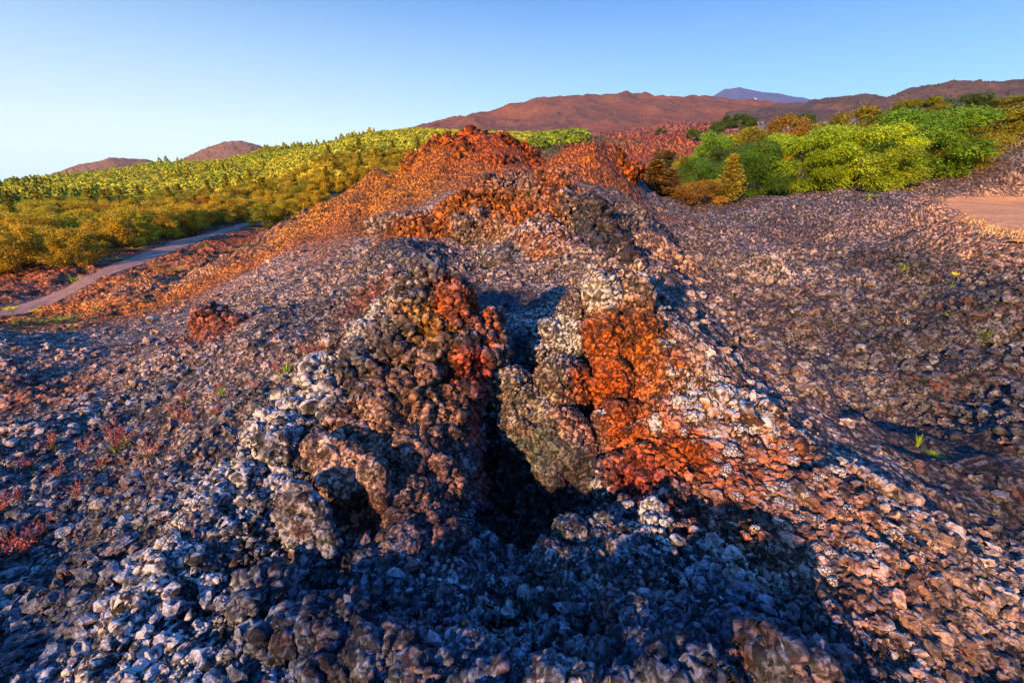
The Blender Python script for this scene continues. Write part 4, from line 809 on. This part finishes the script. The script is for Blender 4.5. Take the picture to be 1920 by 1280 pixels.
for i, (px, D, fl_) in enumerate(broom):
    q = P(px, 440, D); x = q[0]; dist = math.hypot(x, D); h = random.uniform(3.6, 4.8)*(1.15 if i == 0 else 1)
    colr = (.34, .12, .012) if fl_ == 'red' else random.choice([(.44, .34, .012), (.36, .30, .012), (.52, .30, .012), (.26, .25, .012)])
    tree('broom_bush', BR[i % 4], x, D, h, h*random.uniform(1.05, 1.35), colr, blab[i], 'bush', 'bushes along the road'); used.append((x, D))
def forest_pts(n, r0, r1, pred, mind, a0=-56, a1=-4):
    out = []; tries = 0; cell = {}
    while len(out) < n and tries < n*30:
        tries += 1; a = R(random.uniform(a0, a1)); r = math.sqrt(random.uniform(r0*r0, r1*r1)); x, y = r*math.sin(a), r*math.cos(a)
        k = (int(x//mind), int(y//mind)); ok = True
        for dx in (-1, 0, 1):
            for dy in (-1, 0, 1):
                for (u, v) in cell.get((k[0]+dx, k[1]+dy), ()):
                    if (u-x)**2+(v-y)**2 < mind*mind: ok = False
        if not ok or not pred(x, y): continue
        cell.setdefault(k, []).append((x, y)); out.append((x, y))
    return out
rdist = lambda x, y: float(dist_line(np.array(x), np.array(y), RL))
def pred_mid(x, y):
    if rdist(x, y) < 4: return False
    if y < 42: return False
    t = (x-RL[0][0]); 
    # the far side of the road only
    j = min(int(np.argmin(np.hypot(RL[:, 0]-x, RL[:, 1]-y))), len(RL)-2); dv = RL[j+1]-RL[j]; far = dv[0]*(y-RL[j][1])-dv[1]*(x-RL[j][0]) > 0
    r = math.hypot(x, y)
    if not far: return False
    if r < 74 and random.random() < .55+.3*(r < 64): return False
    return min((x-u)**2+(y-v)**2 for u, v in used) > 9
def tint(x, y):
    n = float(fbm(np.array([x, y, 0.]), 1/28., 3, 40)); r = math.hypot(x, y); g_ = float(fbm(np.array([x, y, 5.]), 1/55., 2, 50))+.12*sstep(-30, 20, x)+.10*sstep(100, 250, r)
    warm = np.array([.48, .31, .012]); olive = np.array([.31, .29, .012]); green = np.array([.24, .27, .012]); dark = np.array([.20, .18, .012])
    cc = warm*(1-sstep(85, 200, r))+olive*sstep(85, 200, r)
    cc = cc*(1-sstep(.56, .70, g_))+green*sstep(.56, .70, g_); cc = cc*(1-.6*sstep(.55, .7, n))+dark*.6*sstep(.55, .7, n)
    return tuple(cc*random.uniform(.8, 1.25))
mids = forest_pts(300, 58, 150, pred_mid, 3.0)
mids.sort(key=lambda p: math.hypot(*p))
for i, (x, y) in enumerate(mids):
    r = math.hypot(x, y); h = random.uniform(3.0, 4.8); c_ = tint(x, y)
    lab = 'rounded olive and orange bush in the scrub behind the road' if r < 100 else 'rounded bush in the dense scrub higher on the left slope'
    tree('broom_bush', BR[i % 4], x, y, h, h*random.uniform(1., 1.35), c_, lab, 'bush', 'bushes of the left scrub' if r < 100 else 'bushes higher on the left slope', parts=r < 100)
# small pines: nearest ones singly, the wood beyond as one mass
pn = forest_pts(50, 112, 175, lambda x, y: fbm(np.array([x, y, 9.]), 1/30., 2, 60) > .45, 4.)
for i, (x, y) in enumerate(pn):
    h = random.uniform(4.5, 7); tree('pine_tree', PN[i % 2], x, y, h, h*random.uniform(1.1, 1.5), tuple(np.array([.26, .22, .012])*random.uniform(.7, 1.2)), 'small pointed pine among the bushes of the left slope', 'tree', 'pines on the left slope', parts=False)
# wood mass
g = np.random.default_rng(99)
def small_crown(kind, n=215):
    if kind == 'r':
        v = unit(g.normal(size=(n, 3))); v[:, 2] = abs(v[:, 2])*.95-.1; q = v*g.uniform(.8, 1., (n, 1))*np.array([.55, .55, .58])*(.8+.4*vnoise(v*2.1+g.uniform(0, 50), 3)[:, None])+np.array([0, 0, .28]); v = unit(v+g.normal(size=v.shape)*.25); s = .075
    else:
        z = g.uniform(0, 1, n)**1.3; a = g.uniform(0, 6.28, n); rad = .30*(1-z)+.03; q = np.c_[rad*np.cos(a), rad*np.sin(a), z*.95+.05]; v = unit(np.c_[np.cos(a), np.sin(a), a*0+.5]); s = .075
    t = unit(np.cross(v, g.normal(size=(n, 3)))); u = unit(np.cross(v+g.normal(size=(n, 3))*.5, t))
    return quads_from(q, t*s, u*s*.6)
KR = [small_crown('r') for _ in range(5)]; KC = [small_crown('c', 170) for _ in range(5)]
VV = []; FF = []; CCOL = []; nb = 0
far = forest_pts(4200, 118, 380, lambda x, y: fbm(np.array([x, y, 2.]), 1/14., 2, 66) > .36, 2.7, -62, 2)
for (x, y) in far:
    r = math.hypot(x, y)
    if x > -8 and (r < 105): continue
    n = float(fbm(np.array([x, y, 9.]), 1/45., 3, 60)); kind = KC if n > .62 and x < -60 else KR
    v, f = random.choice(kind); h = random.uniform(2.2, 4.8)*(1.3 if kind is KC else 1); a = random.uniform(0, 6.28)
    w = (h*.6+2.)*random.uniform(1., 1.6); q = np.c_[(v[:, 0]*math.cos(a)-v[:, 1]*math.sin(a))*w, (v[:, 0]*math.sin(a)+v[:, 1]*math.cos(a))*w, v[:, 2]*h]+np.array([x, y, float(H(x, y))-.4])
    VV.append(q); FF.append(f+nb); nb += len(v); c_ = np.array(tint(x, y))*(.75 if kind is KC else 1); CCOL.append(np.tile(np.r_[c_, 1], (len(v), 1))*1.0)
# patch of young trees behind the cone
pk = forest_pts(420, 112, 260, lambda x, y: True, 3.4, -4, 8.1)
for (x, y) in pk:
    v, f = random.choice(KR); h = random.uniform(3.2, 4.6); q = v*np.array([h*1.1, h*1.1, h])+np.array([x, y, float(H(x, y))-.3])
    VV.append(q); FF.append(f+nb); nb += len(v); CCOL.append(np.tile(np.r_[np.array([.17, .23, .012])*random.uniform(.5, 1.2), 1], (len(v), 1)))
me = mesh_np('forest', np.concatenate(VV), np.concatenate(FF), [], smooth=False)
cattr(me, 'tint', np.concatenate(CCOL))
m, nt, b = newmat('forest_leaves'); at = N(nt, 'ShaderNodeAttribute', attribute_name='tint'); geo = N(nt, 'ShaderNodeNewGeometry')
s = N(nt, 'ShaderNodeVectorMath', operation='SCALE'); L(nt, at.outputs['Color'], s.inputs[0]); L(nt, maprange(nt, geo.outputs['Random Per Island'], 0, 1, .55, 1.5), s.inputs['Scale'])
L(nt, s.outputs[0], b.inputs['Base Color']); b.inputs['Roughness'].default_value = .7; b.inputs['Specular IOR Level'].default_value = .15
me.materials.append(m)
tag(link('forest', me), 'dense green and olive wood covering the left slope', 'forest', kind='stuff')

# small plants
def tuft(seed, n=46, h=1., spread=.35, width=.018, seg=4):
    g = np.random.default_rng(seed); V = []; Fc = []; nb = 0
    for k in range(n):
        a = g.uniform(0, 6.28); ln = h*g.uniform(.5, 1.); out = spread*g.uniform(.2, 1.3); b0 = np.array([math.cos(a), math.sin(a), 0])*g.uniform(0, .12)
        s = np.array([-math.sin(a), math.cos(a), 0])
        for j in range(seg+1):
            t = j/seg; p = b0+np.array([math.cos(a), math.sin(a), 0])*out*t*t*ln+np.array([0, 0, ln*(t-.25*out*t*t)]); w = width*(1-t)+.002
            V += [p-s*w, p+s*w]
            if j: Fc.append([nb+2*j-2, nb+2*j-1, nb+2*j+1, nb+2*j])
        nb += 2*(seg+1)
    return mesh_np('blades', np.array(V), np.array(Fc), [M_blade], smooth=False)
def sorrel(seed, n=13):
    g = np.random.default_rng(seed); parts = []; lv = []; cs = []; d1 = []; d2 = []
    for k in range(n):
        a = g.uniform(0, 6.28); ln = g.uniform(.5, 1.); o_ = g.uniform(.1, .55); e = np.array([math.cos(a)*o_, math.sin(a)*o_, ln])
        pth = [e*np.array([t, t, t])*np.array([t**.6, t**.6, 1]) for t in np.linspace(0.01, 1, 5)]; parts.append(tube(pth, [.011, .01, .008, .006, .004], 4))
        m_ = 8; t = g.uniform(.55, 1., (m_, 1)); q = e*t*np.array([1, 1, 1])+g.normal(size=(m_, 3))*.025; v = unit(g.normal(size=(m_, 3))+np.array([0, 0, .8])); cs.append(q); d1.append(v*.045); d2.append(unit(np.cross(v, g.normal(size=(m_, 3))))*.02)
    stems = mesh_np('stems', *merge(parts), [M_blade]); V, Fc = quads_from(np.concatenate(cs), np.concatenate(d1), np.concatenate(d2))
    return stems, mesh_np('flowers', V, Fc, [M_blade], smooth=False), tuft(seed+5, 22, .4, .7, .02)
def fennel(seed):
    g = np.random.default_rng(seed); parts = [tube([(0, 0, 0), (.01, 0, .5), (0, .01, .82)], [.022, .018, .012], 6)]; cs = []; d1 = []; d2 = []
    for k in range(9):
        a = k*.7; e = np.array([math.cos(a)*.24, math.sin(a)*.24, .9+.08*g.random()]) if k else np.array([0, 0, 1.])
        parts.append(tube([(0, 0, .62+.02*k), tuple(e*.9), tuple(e)], [.009, .007, .005], 4))
        m_ = 60; v = g.normal(size=(m_, 3)); v[:, 2] *= .45; cs.append(e+v*.045); w = unit(g.normal(size=(m_, 3))+np.array([0, 0, 1])); d1.append(unit(np.cross(w, [1, 0, 0]))*.018); d2.append(unit(np.cross(w, [0, 1, 0]))*.018)
    stems = mesh_np('stems', *merge(parts), [M_stem]); V, Fc = quads_from(np.concatenate(cs), np.concatenate(d1), np.concatenate(d2))
    return stems, mesh_np('flower_heads', V, Fc, [M_blade], smooth=False), tuft(seed+3, 40, .45, 1.1, .012)
TF = [tuft(s) for s in (1, 2, 3)]; TFW = [tuft(s, 70, .6, 1.3, .02) for s in (4, 5)]; SR2 = [sorrel(s) for s in (1, 2, 3)]; FN = [fennel(s) for s in (1, 2)]
def plant(kind, px, py, hpx, label, group=None, wide=1.2, colr=(.30, .38, .02)):
    h = hit(px, py)
    if not h: return
    s = hpx/F*h[3]
    nm = {'g': 'grass_tuft', 'w': 'low_plant', 's': 'sorrel_plant', 'f': 'fennel_plant'}[kind]
    k = random.randrange(100)
    if kind in 'gw':
        o = link(nm, (TF if kind == 'g' else TFW)[k % 2]); o.color = (*colr, 1)
    else:
        o = link(nm, None); st_, fl2, lf2 = (SR2[k % 3] if kind == 's' else FN[k % 2])
        a = link('stems', st_, o); a.color = (.28, .09, .05, 1) if kind == 's' else (.2, .25, .03, 1)
        b_ = link('blossoms', fl2, o); b_.color = (.36, .085, .06, 1) if kind == 's' else (.85, .70, .02, 1)
        c_ = link('leaves', lf2, o); c_.color = (.25, .3, .03, 1)
    o.location = h[0]-Vector((0, 0, .04*s)); o.scale = (s*wide, s*wide, s); o.rotation_euler = (0, 0, random.uniform(0, 6.28))
    tag(o, label, {'g': 'grass tuft', 'w': 'plant', 's': 'wild plant', 'f': 'fennel'}[kind], group); return o
plant('g', 538, 703, 26, 'bright green grass tuft with red tips left of the rampart', wide=1.4)
plant('s', 525, 700, 26, 'red stemmed plant growing out of the bright green tuft')
plant('g', 418, 742, 18, 'small green tuft left of the bright one', wide=1.3)
plant('s', 408, 735, 22, 'red stemmed plant next to the small green tuft')
plant('s', 475, 732, 24, 'dark red plant between the two green tufts')
for i, (px, py, hh) in enumerate([(350,755,30),(325,780,26),(355,795,34),(405,780,24),(220,845,46),(235,835,34),(165,850,34),(280,860,36),(100,845,30),(150,940,34),(110,900,26),(90,1000,34),(75,1020,30),(40,940,26),(30,1050,36),(20,1030,34),(48,1035,36),(595,670,26),(575,665,26),(610,660,24),(190,880,22),(5,960,30),(60,880,26)]):
    lab = 'red stemmed sorrel on the shaded left slope' if px < 300 else ('red stemmed sorrel on the middle of the left slope' if px < 500 else 'red stemmed sorrel where the left slope meets the rampart')
    plant('s', px, py, hh, lab, 'sorrel plants: '+lab[24:])
plant('f', 30, 606, 22, 'left one of two yellow flowering fennels beside the road', 'fennels', 1.1)
plant('f', 77, 606, 20, 'right one of two yellow flowering fennels beside the road', 'fennels', 1.1)
plant('f', 1783, 540, 22, 'yellow flowering plant on dark rubble at right', wide=.6)
plant('w', 112, 602, 12, 'bright green low plant right of the fennels by the road', wide=3.2)
plant('w', 52, 602, 8, 'low green plant between the two fennels', wide=2.5)
plant('w', 140, 528, 18, 'yellow green shrub beyond the road on the lava', wide=1.6, colr=(.4, .4, .02))
plant('w', 180, 581, 12, 'green plant at the tip of the cone foot', wide=1.3)
plant('w', 193, 602, 14, 'orange red low plant below the cone foot', wide=1.4, colr=(.5, .15, .03))
plant('w', 140, 614, 12, 'yellow green plant below the road', wide=1.6)
plant('w', 165, 508, 10, 'small yellow plant on the verge', wide=1.6, colr=(.5, .42, .02))
plant('w', 1695, 505, 18, 'round pale green tuft on the dark rubble slope', wide=1.2)
plant('w', 1630, 372, 16, 'yellow green plant below the grove', wide=1.7)
plant('w', 1690, 350, 12, 'long low green patch before the tallest tree', wide=3.4)
plant('w', 1780, 594, 12, 'yellow green low plant near the right edge', wide=1.6, colr=(.5, .48, .02))
plant('w', 1850, 632, 24, 'pale green plant near the right edge', wide=1.2)
plant('w', 1850, 640, 12, 'low green plant under the pale one', wide=2.)
plant('g', 1720, 836, 22, 'thin green tuft on the shade-darkened cinder flat', wide=.9)
plant('w', 1748, 852, 12, 'sparse green tuft right of the thin one', wide=1.8)
plant('w', 1700, 530, 7, 'tiny green plant below the round tuft', wide=1.8)
plant('w', 1760, 522, 8, 'dry orange plant near the yellow flower', wide=2.4, colr=(.45, .2, .05))
plant('w', 1612, 404, 8, 'dry orange plant on the rubble slope', wide=2.4, colr=(.5, .2, .05))
for px, py in [(20,480),(60,470),(100,478),(130,462),(160,470),(30,492),(220,488),(75,486),(0,488),(250,470),(190,458),(330,508),(300,500),(430,472),(460,460),(380,462)]:
    plant('w', px, py, random.uniform(7, 12), 'yellow dry plant on the red lava by the road', 'dry plants on the red lava', random.uniform(2, 4), random.choice([(.5, .3, .02), (.5, .36, .02), (.38, .36, .02), (.5, .2, .02)]))
# dry grass fringe of the clearing: nobody could count it
VV = []; FF = []; nb = 0; g = np.random.default_rng(5)
Lc_ = np.vstack([CLR, CLR[:1]])
for k in range(4500):
    i = g.integers(0, len(CLR)); t = g.random(); p = Lc_[i]*(1-t)+Lc_[i+1]*t; off = g.normal(0, .45, 2); x, y = p+off
    if y > 60: continue
    d = float(poly_sd(np.array(x), np.array(y), CLR))
    if d < -.35: continue
    z = float(H(x, y)); hgt = g.uniform(.03, .10); a = g.uniform(0, 6.28); s = np.array([math.cos(a), math.sin(a), 0])*.012; tip = np.array([g.normal()*.05, g.normal()*.05, hgt]); b0 = np.array([x, y, z-.02])
    VV.append(np.array([b0-s, b0+s, b0+tip+s*.3, b0+tip-s*.3])); FF.append(np.arange(4)+nb); nb += 4
o = link('dry_grass', mesh_np('dry_grass', np.concatenate(VV), np.array(FF), [M_blade], smooth=False)); o.color = (.62, .33, .10, 1)
tag(o, 'pinkish dry grass fringing the sandy clearing', 'grass', kind='stuff')

m = bpy.data.materials.new('haze'); m.use_nodes = True; nt = m.node_tree; nt.nodes.clear(); o_ = N(nt, 'ShaderNodeOutputMaterial'); pv = N(nt, 'ShaderNodeVolumePrincipled')
pv.inputs['Color'].default_value = (.5, .7, 1., 1); pv.inputs['Density'].default_value = 2.2e-5; L(nt, pv.outputs[0], o_.inputs['Volume'])
bm = bmesh.new(); bmesh.ops.create_cube(bm, size=1, matrix=Matrix.Translation((0, 0, 550))@Matrix.Diagonal((19000, 19000, 2300, 1))); me = bpy.data.meshes.new('haze'); bm.to_mesh(me); bm.free(); me.materials.append(m)
tag(link('haze', me), 'thin evening air over the whole landscape', 'haze', kind='stuff')

# ------------------------------------------------------------------ light, sky
SUN_EL = 16.5; SUN_AZ = -149.   # azimuth measured from +Y towards +X
w = bpy.data.worlds.new('World'); sc.world = w; w.use_nodes = True; nt = w.node_tree; nt.nodes.clear()
out = N(nt, 'ShaderNodeOutputWorld'); bg = N(nt, 'ShaderNodeBackground'); L(nt, bg.outputs[0], out.inputs[0])
sky = N(nt, 'ShaderNodeTexSky'); sky.sky_type = 'NISHITA'; sky.sun_disc = False; sky.sun_elevation = R(SUN_EL); sky.sun_rotation = R(SUN_AZ); sky.altitude = 1800; sky.dust_density = .4; sky.ozone_density = 4.
tc = N(nt, 'ShaderNodeTexCoord'); sx = N(nt, 'ShaderNodeSeparateXYZ'); L(nt, tc.outputs['Generated'], sx.inputs[0])
ramp = N(nt, 'ShaderNodeValToRGB'); L(nt, sx.outputs[2], ramp.inputs[0]); cr = ramp.color_ramp
# values in linear light, upper unseen stops made bluer and brighter to fill the shade
stops = [(0., (.30, .42, .47)), (.05, (.36, .47, .52)), (.09, (.35, .47, .54)), (.18, (.22, .36, .52)), (.30, (.075, .20, .43)), (.40, (.05, .25, .70)), (.6, (.05, .30, 1.0)), (1., (.045, .28, 1.1))]
cr.elements[0].position = 0; cr.elements[0].color = (*stops[0][1], 1); cr.elements[1].position = 1; cr.elements[1].color = (*stops[-1][1], 1)
for p_, c_ in stops[1:-1]: e = cr.elements.new(p_); e.color = (*c_, 1)
# right-hand side deeper blue, left paler
azf = maprange(nt, sx.outputs[0], -.75, .75, 0, 1)
tintc = mixc(nt, azf, (1.25, 1.1, .96), (.55, .82, 1.02))
grad = mixc(nt, 1., ramp.outputs[0], tintc, 'MULTIPLY')
sk = N(nt, 'ShaderNodeVectorMath', operation='SCALE'); L(nt, sky.outputs[0], sk.inputs[0]); sk.inputs['Scale'].default_value = .10
sv = mixc(nt, .85, sk.outputs[0], grad)
L(nt, sv, bg.inputs[0]); bg.inputs[1].default_value = .82
sl = bpy.data.lights.new('sun', 'SUN'); sl.energy = 5.; sl.angle = R(1.2); sl.color = (1., .62, .30); so = bpy.data.objects.new('sun', sl); COL.objects.link(so)
a, e = R(SUN_AZ), R(SUN_EL); d = Vector((math.sin(a)*math.cos(e), math.cos(a)*math.cos(e), math.sin(e))); so.rotation_euler = d.to_track_quat('Z', 'Y').to_euler()
sc.view_settings.view_transform = 'Standard'; sc.view_settings.look = 'None'; sc.view_settings.exposure = 1.38; sc.view_settings.gamma = 1
sc.cycles.max_bounces = 5; sc.cycles.diffuse_bounces = 3; sc.cycles.transparent_max_bounces = 4
